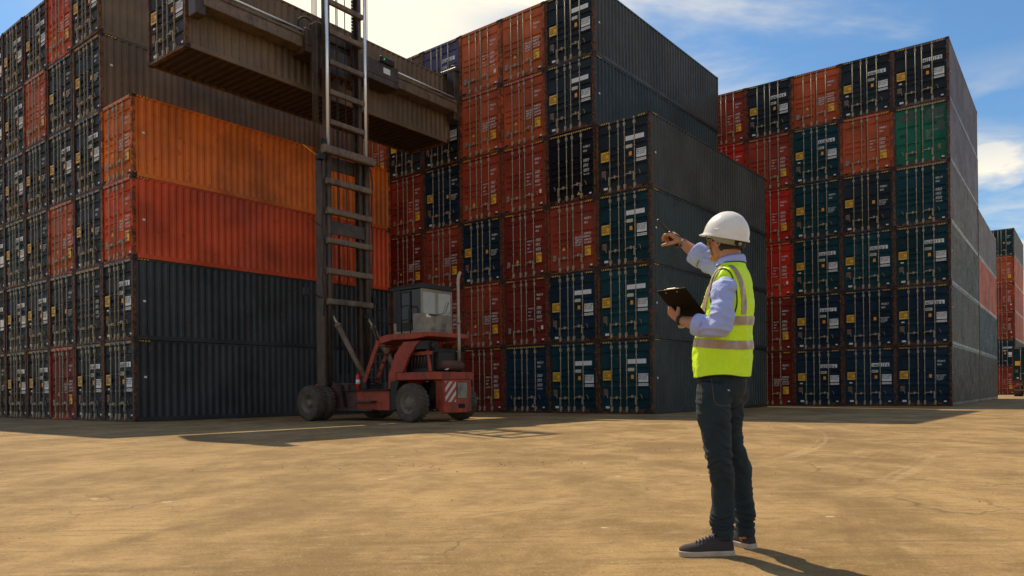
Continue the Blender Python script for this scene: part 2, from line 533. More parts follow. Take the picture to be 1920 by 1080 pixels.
T_CODE = text_mesh("45G1", .12, .14, 1.785, .026, INK)
T_CODEW = text_mesh("45G1", .12, .60, 2.03, .048, WTXT, width=.72)
T_W1 = text_mesh("MAX.WT.\n\nTARE\n\nNET\n\nCU.CAP.", .085, .15, 1.62, .048, WTXT, width=.8, space=.9)
T_W2 = text_mesh("30.480 KG\n67.200 LB\n\n3.980 KG\n8.770 LB\n\n26.500 KG\n58.430 LB\n\n76.2 CU.M", .085, .60, 1.66, .048, WTXT, width=.74, space=.78)
T_W3 = text_mesh("MAX.GROSS\nTARE WT.\nNET WT.\nCU.CAP.", .11, .14, 1.46, .048, WTXT, width=.72, space=.95)
T_W4 = text_mesh("30.480 KG\n3.880 KG\n26.600 KG\n76.3 CU.M", .105, .58, 1.58, .048, WTXT, width=.76, space=1.2)
T_S4 = text_mesh("MAX.GR. 30.480 KG\nTARE  3.900 KG\nNET  26.580 KG\nCU.CAP 76.4", .07, .56, 1.50, .048, WTXT, width=.66, space=1.0)

PAL = dict(bluegrey=(.032, .033, .035),
    moss=(.021, .031, .031), olive=(.040, .039, .031), ash=(.055, .052, .042), umber=(.062, .050, .037),
    navy=(.008, .024, .042), teal=(.006, .037, .046), slate=(.018, .025, .031), dusk=(.036, .034, .036), black=(.007, .0065, .008),
    brick=(.27, .040, .020), rust=(.42, .080, .027), ochre=(.46, .105, .034), maroon=(.155, .018, .011), red=(.50, .026, .014),
    scarlet=(.60, .072, .015), orange=(.66, .150, .020), green=(.014, .125, .075), violet=(.085, .078, .15), grey=(.10, .090, .085),
    taupe=(.145, .095, .055), lilac=(.125, .108, .118), plum=(.034, .026, .028))  # the grey brown has warm flare glow mixed into its colour
WORD = dict(moss='dark green grey', olive='olive grey', ash='ash grey', umber='umber grey', navy='navy', teal='dark teal', slate='slate grey', dusk='dusty grey', black='black', brick='brick red', rust='rust brown',
            ochre='orange brown', maroon='dark maroon', red='bright red', scarlet='orange red', orange='orange', green='patchy green',
            violet='violet', grey='pale grey', taupe='grey brown', lilac='grey lilac', plum='dark plum')
def child(name, me, parent, c):
    o = put(name, me, parent)
    o.color = (*c, 1)
    return o
def container(loc, rz, colour, style, number, label, group, detail=2, side=None, under=False, back=False):
    c = PAL[colour]
    jit = random.uniform(.88, 1.12)
    c = tuple(v * jit for v in c)
    cs = PAL[side] if side else c
    root = put("shipping_container", BODY_U if under else random.choice(BODIES))
    root.location = loc
    root.rotation_euler = (0, 0, rz)
    root.color = (*cs, 1)
    tag(root, label, 'container', group)
    if back:                                   # only its long side shows
        for s in (-1, 1): child("door", DOORS['a', s], root, c)
        return root
    kind = {'T5': 'c', 'T2': 'b', 'T2b': 'b'}.get(style, 'a')
    dl, dr = child("door", DOORS[kind, -1], root, c), child("door", DOORS[kind, 1], root, c)
    for d, s in ((dl, -1), (dr, 1)):
        for x in RODX[s]: child("lock_rod", RODS[x], d, c)
        child("door_handle", HANDLE[s], d, c)
        if detail > 1: child("handle_catch", HOOK[s], d, c)
    if style in ('T3', 'T5'): child("hazard_stripe", HZF, root, c)
    else:
        child("hazard_stripe", HZL, root, c); child("hazard_stripe", HZR, root, c)
    child("side_hazard_stripe", HZS, root, c)
    child("side_marker", M_SIDE[len(root.name) % 1 + (sum(map(ord, number)) % 3)], root, c)
    def D(n, me, d): child(n, me, d, c)
    if style in ('T1', 'T1b', 'T4'):
        D("caution_sticker", M_CAUT, dl); D("old_plate", M_BRN, dl); D("small_white_sticker", M_WSM, dl)
        D("orange_sticker", M_ORG, dr)
        if detail > 1: D("caution_lettering", T_CAUT, dl)
    if style in ('T1', 'T1b'):
        D("number_plate", M_NUM, dr); D("size_code_plate", M_CODE, dr)
        D("weights_plate", M_DATA, dr); D("volume_plate", M_DATA2, dr)
        if detail > 1:
            D("weights_lettering", T_DATA, dr); D("volume_lettering", T_DATA2, dr)
        if style == 'T1':
            D("serial_number", text_mesh(number, .205, .135, 2.118, .026, INK, width=.86), dr)
            D("size_code", T_CODE, dr); D("small_white_sticker", M_WMID, dl); D("small_white_sticker", M_WSR, dr)
    if style in ('T4', 'T2', 'T2b', 'T3', 'T5'):
        D("serial_number", text_mesh(number, .125, .60, 2.20, .048, WTXT if style != 'T5' else GRY, width=.70), dr)
        if style != 'T5': D("size_code", T_CODEW, dr)
        D("small_white_sticker", M_WSR, dr)
    if style == 'T4': D("weights_lettering", T_S4, dr)
    if style == 'T2':
        D("weight_titles", T_W1, dr); D("weight_figures", T_W2, dr)
        D("maker_plate", M_GRYP, dl)
        if sum(map(ord, number)) % 3: D("caution_sticker", M_YSQ, dr); D("caution_lettering", T_YSQ, dr)
        else: D("white_notice", M_WBIT, dr)
        if sum(map(ord, number)) % 2: D("warning_triangle", M_TRI_L, dl)
    if style == 'T2b':
        D("weight_titles", T_W3, dr); D("weight_figures", T_W4, dr)
        D("maker_plate", M_GRYP, dl); D("warning_triangle", M_TRI_M, dl)
        D("caution_sticker", M_YSQ, dr); D("caution_lettering", T_YSQ, dr)
    if style == 'T3':
        D("weight_figures", T_W2, dr); D("warning_triangle", M_TRI_R, dr)
    if style == 'T5':
        for dd, (xa, xb, za, zb, mm) in ((dl, (-.95, -.66, 1.42, 1.60, PATCH)), (dl, (-.52, -.24, .45, .62, PATCH)), (dr, (.62, 1.0, 1.50, 2.0, PATCH2)), (dl, (-1.0, -.1, 2.10, 2.62, PATCH2)), (dr, (.18, 1.0, 2.05, 2.62, PATCH2)), (dr, (.72, .84, .62, .86, PATCH3)), (dl, (-.82, -.74, .55, .70, PATCH3))):
            mq = MB(); n_ = 11; cx3, cz3, wx, wz = (xa + xb) / 2, (za + zb) / 2, (xb - xa) / 2, (zb - za) / 2
            ring = []
            for k in range(n_ * 2):
                a = pi * k / n_; f = random.uniform(.8, 1.08)
                ring.append((cx3 + wx * f * max(-1, min(1, 1.25 * cos(a))), .0555, cz3 + wz * f * max(-1, min(1, 1.25 * sin(a)))))
            mq.add(ring, [tuple(range(n_ * 2))]); child("paint_patch", mq.mesh("paint_patch", mm), dd, c)
        D("weight_titles", text_mesh("MAX.GROSS\nTARE\nNET\nCU.CAP", .12, .20, 1.62, .048, GRY, width=.8), dr)
    return root

ROWW = ['bottom row', 'second row up', 'third row up', 'fourth row up', 'fifth row up', 'top row']
COLW = ['corner column', 'second column', 'third column', 'fourth column', 'fifth column', 'sixth column', 'seventh column', 'eighth column']
PITCH = 2.902
def stack(P0, th, w, cells, name, group, detail=2):
    rz = -th
    dl = V((-cos(th), sin(th), 0))
    for ci, colm in enumerate(cells):
        for ri, cell in enumerate(colm):
            if cell is None: continue
            colour, style, num = cell[:3]
            side = cell[3] if len(cell) > 3 else None
            jx, jy = random.uniform(-.015, .015), random.uniform(-.03, .03)
            p = V((*P0, 0)) + dl * (w * ci + W2 + .01 + jx) + V((sin(th), cos(th), 0)) * jy
            p.z = PITCH * ri + (.006 if ri == 0 else .006)
            if name.startswith('far'): lab = f"{WORD[colour]} container {num}, {ROWW[ri]} of the {name}"
            elif style == 'T1b': lab = f"{WORD[colour]} container, blank plates, {COLW[ci]} of the {name}, {ROWW[ri]}"
            else: lab = f"{WORD[colour]} container {num}, {COLW[ci]} of the {name}, {ROWW[ri]}"
            container(p, rz + random.uniform(-.0015, .0015), colour, style, num, lab, group, detail if ci < 5 else 1, side)
TH_A, TH_B, TH_C, TH_D = .668, .675, .648, .664
A = [
 [('slate', 'T1', '458075 0', 'bluegrey'), ('slate', 'T1', '433700 8', 'bluegrey'), ('scarlet', 'T2b', '972737 2'), ('orange', 'T2b', '787451 0')],
 [('slate', 'T1', '419691 5'), ('slate', 'T3', '473108 8'), ('slate', 'T4', '419806 1'), ('slate', 'T1', '435088 8'), ('slate', 'T4', '475011 3', 'taupe'), ('dusk', 'T1', '468120 4', 'taupe')],  # top two sides: warm flare glow painted in
 [('maroon', 'T2b', '913216 7', 'red'), ('slate', 'T4', '475502 8'), ('rust', 'T2b', '787391 4'), ('slate', 'T1', '346848 8'), ('slate', 'T4', '475720 6'), ('scarlet', 'T2b', '913754 0')],
 [('slate', 'T1', '418305 2'), ('slate', 'T1', '419336 5'), ('slate', 'T4', '476114 0'), ('slate', 'T4', '471926 5'), ('rust', 'T2', '664207 7'), ('dusk', 'T1', '405518 0')],
 [('black', 'T1', '402216 3'), ('navy', 'T1', '443180 5'), ('teal', 'T1', '436116 6'), ('slate', 'T1', '416204 9'), ('slate', 'T1', '452008 6'), ('dusk', 'T1', '410275 3')],
 [('black', 'T4', '470335 1'), ('slate', 'T1', '445193 8'), ('slate', 'T1', '408452 7'), ('slate', 'T4', '472240 9'), ('dusk', 'T1', '439916 2'), ('dusk', 'T1', '406613 8')],
 [('black', 'T4', '470981 3'), ('black', 'T1', '412204 3'), ('brick', 'T2', '661109 2'), ('slate', 'T4', '474408 2'), ('dusk', 'T1', '449270 6'), ('rust', 'T2', '748812 5')],
]
stack((-13.27, 26.36), TH_A, 2.475, A, "left stack", "containers of the left stack", 2)
B = [
 [('teal', 'T1b', '', 'moss'), ('teal', 'T1b', '', 'moss'), ('teal', 'T1b', '', 'moss'), ('slate', 'T1b', '', 'olive')],
 [('teal', 'T1b', ''), ('navy', 'T1b', ''), ('brick', 'T2b', '942727 0'), ('black', 'T3', '414820 7'), ('slate', 'T1b', '', 'moss'), ('slate', 'T1b', '', 'olive')],
 [('navy', 'T3', '460215 9'), ('maroon', 'T2', '943213 0'), ('maroon', 'T2', '951675 0'), ('brick', 'T2', '873581 2'), ('rust', 'T2b', '747810 7'), ('ochre', 'T2b', '785546 8')],
 [('maroon', 'T2', '526141 5'), ('brick', 'T2b', '797195 5'), ('navy', 'T4', '472608 4'), ('brick', 'T2', '662547 5'), ('rust', 'T2b', '721416 5'), ('ochre', 'T2', '985145 8')],
 [('navy', 'T4', '470118 6'), ('brick', 'T2', '781203 4'), ('brick', 'T2b', '499560 5'), ('navy', 'T4', '452674 0'), ('slate', 'T1', '441873 5'), ('violet', 'T1', '922805 5')],
 [('maroon', 'T2', '911205 3'), ('brick', 'T2', '846215 8'), ('maroon', 'T2b', '952204 0'), ('brick', 'T2', '646123 5'), ('slate', 'T1', '438116 1'), ('taupe', 'T2', '771930 6')],
 [('navy', 'T4', '471450 2'), ('brick', 'T2', '660381 7'), ('navy', 'T1', '437702 3'), ('navy', 'T1', '401266 0'), ('rust', 'T2', '984403 1'), ('rust', 'T2', '751188 9')],
]
stack((5.385, 28.59), TH_B, 2.455, B, "middle stack", "containers of the middle stack", 2)
C = [
 [('navy', 'T4', '472346 0', 'plum'), ('navy', 'T1', '4073 38 6', 'umber'), ('teal', 'T1', '5638 17 3', 'ash'), ('teal', 'T3', '4201117', 'grey'), ('green', 'T5', '680417 2', 'lilac'), ('slate', 'T1', '4321117 9', 'lilac')],  # grey and lilac sides: grazing sky reflection put into the paint colour
 [('navy', 'T1', '1443117 4'), ('navy', 'T4', '473625 7'), ('teal', 'T1', '5953 26 5'), ('slate', 'T4', '472850 2'), ('rust', 'T2', '744048 3'), ('slate', 'T1', '4046 35 4')],
 [('navy', 'T1', '5829 58 6'), ('navy', 'T1', '4181 31 2'), ('teal', 'T1', '4365 99 0'), ('teal', 'T4', '475657 0'), ('teal', 'T1', '4328 76 4'), ('rust', 'T2b', '477670 0')],
 [('maroon', 'T2b', '952207 0'), ('maroon', 'T2', '866937 0'), ('red', 'T2', '911299 0'), ('red', 'T2', '944959 8'), ('brick', 'T2', '672271 5'), ('slate', 'T1', '4042 74 4')],
 [('navy', 'T4', '476003 1'), ('brick', 'T2', '661190 2'), ('navy', 'T1', '4107 22 3'), ('brick', 'T2', '670084 6'), ('red', 'T2', '864743 2'), ('brick', 'T2', '854573 0')],
]
stack((20.724, 35.22), TH_C, 2.42, C, "right stack", "containers of the right stack", 2)
# a shorter second bay stands end to end behind the right stack's corner column
for ri, (cc, w_) in enumerate((('plum', 'bottom of four'), ('navy', 'second of four'), ('rust', 'third of four'), ('lilac', 'top of four'))):
    p = V((20.724, 35.22, 0)) + V((-cos(TH_C), sin(TH_C), 0)) * (W2 + .01) + V((sin(TH_C), cos(TH_C), 0)) * (12.32)
    p.z = .006 + PITCH * ri
    container(p, -TH_C, cc, 'T1', '', f"{WORD[cc]} container end on behind the right stack, {w_}", "containers behind the right stack", 1, back=True)
D_ = [[('brick', 'T2', '870114 3'), ('navy', 'T1', '4093116 5', 'slate'), ('brick', 'T2', '925530 1', 'rust'), ('brick', 'T2', '925144 6', 'rust'), ('rust', 'T2', '925087 2', 'ochre'), ('teal', 'T4', '472198 7', 'grey')]]
stack((52.5156, 78.09), TH_D, 2.46, D_, "far stack beyond the gap", "containers of the far stack", 1)

# ------------------------------------------------------------------ ground
def ground_mat():
    m = bpy.data.materials.new("dusty_yard"); m.use_nodes = True
    N, L = m.node_tree.nodes, m.node_tree.links
    p = N['Principled BSDF']; t = N.new('ShaderNodeTexCoord')
    def nz(scale, detail=6, rough=.6, vec=(1, 1, 1), rot=0, dist=0):
        a = N.new('ShaderNodeMapping'); a.inputs['Scale'].default_value = vec; a.inputs['Rotation'].default_value = (0, 0, rot)
        L.new(t.outputs['Object'], a.inputs['Vector'])
        n = N.new('ShaderNodeTexNoise'); n.inputs['Scale'].default_value = scale; n.inputs['Detail'].default_value = detail
        n.inputs['Roughness'].default_value = rough; n.inputs['Distortion'].default_value = dist
        L.new(a.outputs[0], n.inputs['Vector']); return n.outputs['Fac']
    def rng(f, a, b, c=0.0, d=1.0):
        r = N.new('ShaderNodeMapRange'); r.interpolation_type = 'SMOOTHSTEP'
        for k, v in zip(('From Min', 'From Max', 'To Min', 'To Max'), (a, b, c, d)): r.inputs[k].default_value = v
        L.new(f, r.inputs['Value']); return r.outputs[0]
    def mix(f, a, b):
        x = N.new('ShaderNodeMix'); x.data_type = 'RGBA'; L.new(f, x.inputs[0])
        for i, v in ((6, a), (7, b)):
            if isinstance(v, tuple): x.inputs[i].default_value = (*v, 1)
            else: L.new(v, x.inputs[i])
        return x.outputs[2]
    c = mix(rng(nz(.55, 9, .70, (1.1, .8, 1), .3, .2), .38, .62), (.190, .116, .044), (.345, .228, .098))
    c = mix(rng(nz(1.7, 9, .76, (1.2, .75, 1), .3, .15), .46, .66, 0, .6), c, (.165, .098, .038))
    c = mix(rng(nz(2.3, 9, .76, (1.1, .8, 1), -.2, .15), .56, .72, 0, .65), c, (.40, .285, .150))
    c = mix(rng(nz(1.1, 7, .66, (.14, 3.2, 1), .42, .7), .56, .68, 0, .55), c, (.150, .092, .038))     # tyre sweeps
    c = mix(rng(nz(1.0, 7, .66, (.16, 3.6, 1), -.62, .6), .58, .70, 0, .45), c, (.36, .25, .125))
    c = mix(rng(nz(7, 9, .78, (1.2, .8, 1)), .58, .70, 0, .55), c, (.125, .076, .032))
    c = mix(rng(nz(26, 6, .75), .60, .72, 0, .45), c, (.42, .31, .175))
    c = mix(rng(nz(.16, 4, .5), .60, .75, 0, .5), c, (.15, .10, .055))
    c = mix(rng(nz(2.6, 8, .74, (1.0, 4.2, 1), .06), .50, .66, 0, .5), c, (.130, .080, .034))       # fine drifts of dust
    c = mix(rng(nz(3.4, 8, .74, (1.0, 4.6, 1), -.05), .54, .70, 0, .55), c, (.43, .315, .175))
    c = mix(rng(nz(42, 6, .8, (1.2, .6, 1)), .52, .64, 0, .6), c, (.120, .073, .030))      # grain of the dust
    c = mix(rng(nz(58, 6, .8, (1.2, .5, 1), .3), .54, .66, 0, .55), c, (.47, .35, .195))
    c = mix(rng(nz(17, 7, .8, (1.4, .6, 1), .5), .60, .68, 0, .5), c, (.105, .064, .027))
    vp = N.new('ShaderNodeTexVoronoi'); vp.inputs['Scale'].default_value = 1.15; vp.inputs['Randomness'].default_value = 1
    wp = N.new('ShaderNodeVectorMath'); wp.operation = 'MULTIPLY_ADD'; npz = N.new('ShaderNodeTexNoise'); npz.inputs['Scale'].default_value = 14; npz.inputs['Detail'].default_value = 4
    L.new(t.outputs['Object'], npz.inputs['Vector']); L.new(npz.outputs['Color'], wp.inputs[0]); wp.inputs[1].default_value = (.09, .09, 0); L.new(t.outputs['Object'], wp.inputs[2])
    L.new(wp.outputs[0], vp.inputs['Vector'])
    c = mix(rng(vp.outputs['Distance'], .050, .035, 0, .6), c, (.56, .44, .28))          # chipped pale spots
    # curved tyre sweeps
    def sweep(cx, cy, sc_, lo, hi, amt, col_, ms):
        nonlocal c
        a = N.new('ShaderNodeMapping'); a.inputs['Location'].default_value = (cx, cy, 0)
        L.new(t.outputs['Object'], a.inputs['Vector'])
        ln = N.new('ShaderNodeVectorMath'); ln.operation = 'LENGTH'; L.new(a.outputs[0], ln.inputs[0])
        cb = N.new('ShaderNodeCombineXYZ'); L.new(ln.outputs['Value'], cb.inputs[0])
        wob = N.new('ShaderNodeMath'); wob.operation = 'MULTIPLY'; L.new(nz(.12, 3, .5), wob.inputs[0]); wob.inputs[1].default_value = 1.2
        L.new(wob.outputs[0], cb.inputs[1])
        n = N.new('ShaderNodeTexNoise'); n.inputs['Scale'].default_value = sc_; n.inputs['Detail'].default_value = 7; n.inputs['Roughness'].default_value = .7
        L.new(cb.outputs[0], n.inputs['Vector'])
        mm = N.new('ShaderNodeMath'); mm.operation = 'MULTIPLY'
        L.new(rng(n.outputs['Fac'], lo, hi, 0, amt), mm.inputs[0]); L.new(rng(nz(ms, 5, .6), .42, .62), mm.inputs[1])
        c = mix(mm.outputs[0], c, col_)
    sweep(-26, 4, 1.6, .54, .66, .62, (.135, .082, .034), .22)
    sweep(14, -22, 1.9, .55, .66, .55, (.40, .285, .145), .3)
    sweep(-8, -34, 1.5, .55, .68, .5, (.140, .086, .038), .26)
    v = N.new('ShaderNodeTexVoronoi'); v.inputs['Scale'].default_value = 1.9
    L.new(t.outputs['Object'], v.inputs['Vector'])
    c = mix(rng(v.outputs['Distance'], .022, .012, 0, .9), c, (.04, .028, .02))       # dropped grit
    # hairline cracks
    vc = N.new('ShaderNodeTexVoronoi'); vc.feature = 'DISTANCE_TO_EDGE'; vc.inputs['Scale'].default_value = .55
    wv = N.new('ShaderNodeTexNoise'); wv.inputs['Scale'].default_value = 2.2; wv.inputs['Detail'].default_value = 6
    L.new(t.outputs['Object'], wv.inputs['Vector'])
    ad = N.new('ShaderNodeVectorMath'); ad.operation = 'MULTIPLY_ADD'
    L.new(wv.outputs['Color'], ad.inputs[0]); ad.inputs[1].default_value = (.5, .5, 0); L.new(t.outputs['Object'], ad.inputs[2])
    L.new(ad.outputs[0], vc.inputs['Vector'])
    crk = rng(vc.outputs['Distance'], .0075, .002)
    cm = N.new('ShaderNodeMath'); cm.operation = 'MULTIPLY'
    L.new(crk, cm.inputs[0]); L.new(rng(nz(.4, 3), .52, .60, 0, .65), cm.inputs[1])
    c = mix(cm.outputs[0], c, (.10, .065, .035))
    L.new(c, p.inputs['Base Color'])
    p.inputs['Roughness'].default_value = .92; p.inputs['Specular IOR Level'].default_value = .25
    b = N.new('ShaderNodeBump'); b.inputs['Strength'].default_value = .30; b.inputs['Distance'].default_value = .012
    ha = N.new('ShaderNodeMath'); ha.operation = 'MULTIPLY_ADD'
    L.new(nz(28, 8, .75, (.6, 1.4, 1)), ha.inputs[0]); ha.inputs[1].default_value = .5; L.new(nz(3, 6, .6), ha.inputs[2])
    L.new(ha.outputs[0], b.inputs['Height']); L.new(b.outputs[0], p.inputs['Normal'])
    return m
mb = MB()
gx = [-1500, -300, -80, -30, -10, 0, 10, 30, 80, 300, 1500]
gy = [-60, -10, 0, 3, 6, 10, 16, 24, 36, 60, 120, 400, 2500]
mb.add([(x, y, 0) for y in gy for x in gx], [(j * len(gx) + i, j * len(gx) + i + 1, (j + 1) * len(gx) + i + 1, (j + 1) * len(gx) + i) for j in range(len(gy) - 1) for i in range(len(gx) - 1)])
g = mb.build("ground", ground_mat(), fix=False)
tag(g, "dusty tan concrete yard with tyre sweeps and hairline cracks", kind='structure')
# ------------------------------------------------------------------ container handler
def grimy(name, base, dirt, lo, hi, sc_=2.6, rough=.62):
    m = mat(name, base, rough, 0, .3, 3.0, .25, 7)
    N, L = m.node_tree.nodes, m.node_tree.links
    p = N['Principled BSDF']; src = p.inputs['Base Color'].links[0].from_socket
    t = N.new('ShaderNodeTexCoord'); prev = src
    for q, (s_, vec) in enumerate(((sc_, (1, 1, .6)), (sc_ * 4, (1, 1, .35)))):
        a = N.new('ShaderNodeMapping'); a.inputs['Scale'].default_value = vec; L.new(t.outputs['Object'], a.inputs['Vector'])
        n = N.new('ShaderNodeTexNoise'); n.inputs['Scale'].default_value = s_; n.inputs['Detail'].default_value = 9; n.inputs['Roughness'].default_value = .72
        L.new(a.outputs[0], n.inputs['Vector'])
        g_ = N.new('ShaderNodeMapRange'); g_.interpolation_type = 'SMOOTHSTEP'
        for k, v in zip(('From Min', 'From Max', 'To Max'), (lo + .03 * q, hi, .85)): g_.inputs[k].default_value = v
        L.new(n.outputs['Fac'], g_.inputs['Value'])
        x = N.new('ShaderNodeMix'); x.data_type = 'RGBA'; L.new(g_.outputs[0], x.inputs[0]); L.new(prev, x.inputs[6]); x.inputs[7].default_value = (*dirt, 1)
        prev = x.outputs[2]
    L.new(prev, p.inputs['Base Color'])
    return m
HRED = grimy("worn_red_paint", (.34, .042, .014), (.050, .024, .013), .48, .70)
HDIRT = mat("dirty_red_brown_paint", (.085, .035, .024), .75, 0, .5, 2.5, .2, 8)
MAST = grimy("greasy_brown_steel", (.075, .045, .027), (.022, .014, .010), .44, .64, 1.8, .5)
MASTL = grimy("worn_mast_rung", (.16, .105, .062), (.05, .032, .020), .48, .66, 2.4, .5)
CHROME = mat("bright_chrome", (.86, .88, .92), .30, .55, 0)
BLACK = mat("black_steel", (.018, .016, .015), .6, .2, .3, 6)
RUBBER = mat("dusty_rubber", (.075, .055, .038), .9, 0, .4, 5, .3, 30)
RIMM = mat("dusty_rim", (.16, .13, .095), .7, .2, .3, 8)
CABG = grimy("cab_grey_paint", (.25, .22, .165), (.07, .055, .035), .50, .72)
GLASS = mat("cab_glass", (.012, .011, .010), .22, 0, 0, spec=.35)
GLASSL = mat("hazy_cab_window", (.24, .23, .20), .12, 0, .15, 3, spec=.9)
STEEL = mat("exhaust_steel", (.34, .29, .22), .5, .6, .2, 6)
EXT = mat("extinguisher_red", (.55, .02, .015), .3)
LAMPW = mat("lamp_lens", (.75, .75, .72), .15)
GREENL = mat("green_indicator", (.05, .5, .08), .4, emit=((.1, 1, .15), .35))
def chevron_mat():
    m = bpy.data.materials.new("red_white_chevrons"); m.use_nodes = True
    N, L = m.node_tree.nodes, m.node_tree.links
    p = N['Principled BSDF']; t = N.new('ShaderNodeTexCoord'); s = N.new('ShaderNodeSeparateXYZ')
    L.new(t.outputs['Object'], s.inputs[0])
    a = N.new('ShaderNodeMath'); a.operation = 'SUBTRACT'; L.new(s.outputs[2], a.inputs[0]); L.new(s.outputs[0], a.inputs[1])
    b = N.new('ShaderNodeMath'); b.operation = 'MULTIPLY'; L.new(a.outputs[0], b.inputs[0]); b.inputs[1].default_value = 3.6
    f = N.new('ShaderNodeMath'); f.operation = 'FRACT'; L.new(b.outputs[0], f.inputs[0])
    g_ = N.new('ShaderNodeMath'); g_.operation = 'GREATER_THAN'; L.new(f.outputs[0], g_.inputs[0]); g_.inputs[1].default_value = .5
    x = N.new('ShaderNodeMix'); x.data_type = 'RGBA'; L.new(g_.outputs[0], x.inputs[0])
    x.inputs[6].default_value = (.36, .03, .02, 1); x.inputs[7].default_value = (.52, .47, .38, 1)
    L.new(x.outputs[2], p.inputs['Base Color']); p.inputs['Roughness'].default_value = .55
    return m
TH_Y = .6625
Vv = V((sin(TH_Y), cos(TH_Y), 0)); Nn = V((-cos(TH_Y), sin(TH_Y), 0))
HO = V((-5.85, 26.8, 0))
H = empty("container_handler", HO, pi / 2 - TH_Y)
tag(H, "worn red mast-type container handler carrying a container high beside the left stack", "container handler")
def tyre_mesh(R, w, n=26):
    mb = MB(); h = w / 2
    prof = [(-h, R * .56), (-h * 1.04, R * .74), (-h * .98, R * .88), (-h * .84, R * .955), (h * .84, R * .955), (h * .98, R * .88), (h * 1.04, R * .74), (h, R * .56), (h * .8, R * .54), (-h * .8, R * .54)]
    rl = [[V((q, r * cos(2 * pi * k / 48), r * sin(2 * pi * k / 48))) for k in range(48)] for q, r in prof + [prof[0]]]
    mb.rings(rl, 0, False, True)
    for k in range(n):
        for s in (-1, 1):
            a0 = 2 * pi * (k + (0 if s < 0 else .5)) / n
            xs = (s * h * .04, s * h * .98)
            vs = []
            for x, sh in ((xs[0], .10), (xs[1], 0)):
                for da in (0, 2 * pi / n * .52):
                    for r in (R * .93, R * (1.0 if x == xs[0] else .965)):
                        a = a0 + da + sh; vs.append((x, r * cos(a), r * sin(a)))
            mb.add(vs, [(0, 1, 3, 2), (4, 6, 7, 5), (0, 4, 5, 1), (2, 3, 7, 6), (1, 5, 7, 3), (0, 2, 6, 4)])
    return mb.mesh("tyre", RUBBER)
def rim_mesh(R, s, deep):
    mb = MB()
    d = .02 if deep else .0
    mb.lathe((0, 0, 0), (s, 0, 0), [(-.1, R * .1), (-.1, R * .56), (.17, R * .56), (.175, R * .52), (.09 if not deep else -.02, R * .47), (.10 if not deep else -.06, R * .30), (.15 if not deep else .0, R * .26), (.16 if not deep else .14, R * .17), (.17 if not deep else .15, R * .02)], 32)
    for k in range(10):
        a = 2 * pi * k / 10
        xx = s * (.105 if not deep else -.03)
        mb.lathe((xx, R * .37 * cos(a), R * .37 * sin(a)), (s, 0, 0), [(0, .018), (.035, .016)], 6)
    return mb.mesh("rim", RIMM)
R_ = .61
TY = tyre_mesh(R_, .36); RIMO = {(s, dp): rim_mesh(R_, s, dp) for s in (-1, 1) for dp in (0, 1)}
for x, y, dp in ((-1.60, 0, 1), (-1.20, 0, 1), (1.60, 0, 1), (1.20, 0, 1), (-1.13, -4.36, 0), (1.13, -4.36, 0)):
    w = put("wheel", TY, H); w.location = (x, y, R_)
    w.rotation_euler = (random.random() * 6, 0, 0)
    put("rim", RIMO[(1 if x > 0 else -1), dp], w)
mb = MB()      # chassis
mb.prism([(.55, .62), (.45, .38), (-3.2, .34), (-3.2, 1.0), (-1.0, 1.0), (-1.02, 1.26), (.30, 1.30), (.62, 1.24)], 'x', -.86, .86)
ch = mb.build("chassis", HDIRT, H, .02)
mb = MB(); mb.box(-.90, -.862, -3.1, -1.5, .36, .99); mb.build("side_panel", HRED, H, .012)
mb = MB(); mb.prism([(.60, .50), (.30, .42), (.42, 1.28), (.66, 1.26)], 'x', -.93, -.862); mb.build("front_corner_plate", HRED, H, .01)
mb = MB(); mb.box(-1.16, -.905, -2.5, -1.5, .62, .68); mb.build("side_step", MAST, H, .01)
mb = MB(); mb.box(-1.02, -.865, -2.4, .2, .34, .40); mb.build("side_rail", MAST, H, .01)
mb = MB(); mb.box(-.98, .98, -3.15, -.9, 1.005, 1.045); mb.build("tread_plate", BLACK, H)
mb = MB(); mb.tube([(-1.05, 0, R_), (1.05, 0, R_)], .2, 14); mb.build("front_axle", BLACK, H)
mb = MB(); mb.tube([(-1.0, -4.36, R_), (1.0, -4.36, R_)], .12, 12); mb.bar((0, -3.2, .62), (0, -5.0, .62), .9, .35); mb.build("rear_axle", BLACK, H)
for s in (-1, 1):       # mudguard of the front axle, rear wheel arch
    mb = MB(); mb.prism([(-.95, .45), (-.75, 1.15), (-.30, 1.33), (-.30, 1.36), (-.80, 1.20), (-1.0, .45)], 'x', *sorted((s * .87, s * 1.0))); mb.build("mudguard", BLACK, H)
    mb = MB(); mb.prism([(-3.2, .36), (-3.2, 1.3), (-3.62, 1.3), (-3.50, 1.05), (-3.42, .36)], 'x', *sorted((s * .55, s * .95))); mb.build("wheel_arch", BLACK, H, .01)
mb = MB()      # rear deck
mb.prism([(-.9, -3.4), (.9, -3.4), (1.0, -3.6), (1.0, -4.95), (.82, -5.22), (-.82, -5.22), (-1.0, -4.95), (-1.0, -3.6)], 'y', 0, 1)
vs = [(a, -0, 0) for a in ()]
mb = MB(); pl = [(-.9, -3.4), (.9, -3.4), (1.0, -3.6), (1.0, -4.95), (.82, -5.22), (-.82, -5.22), (-1.0, -4.95), (-1.0, -3.6)]
mb.add([(x, y, 1.32) for x, y in pl] + [(x, y, 1.56) for x, y in pl], [(k, (k + 1) % 8, 8 + (k + 1) % 8, 8 + k) for k in range(8)] + [tuple(range(7, -1, -1)), tuple(range(8, 16))])
mb.build("rear_deck", HRED, H, .015)
mb = MB(); mb.prism([(-5.0, .40), (-5.16, .26), (-5.28, .28), (-5.27, 1.315), (-4.9, 1.315), (-4.9, .45)], 'x', -.64, .64); cw = mb.build("counterweight", HRED, H, .02)
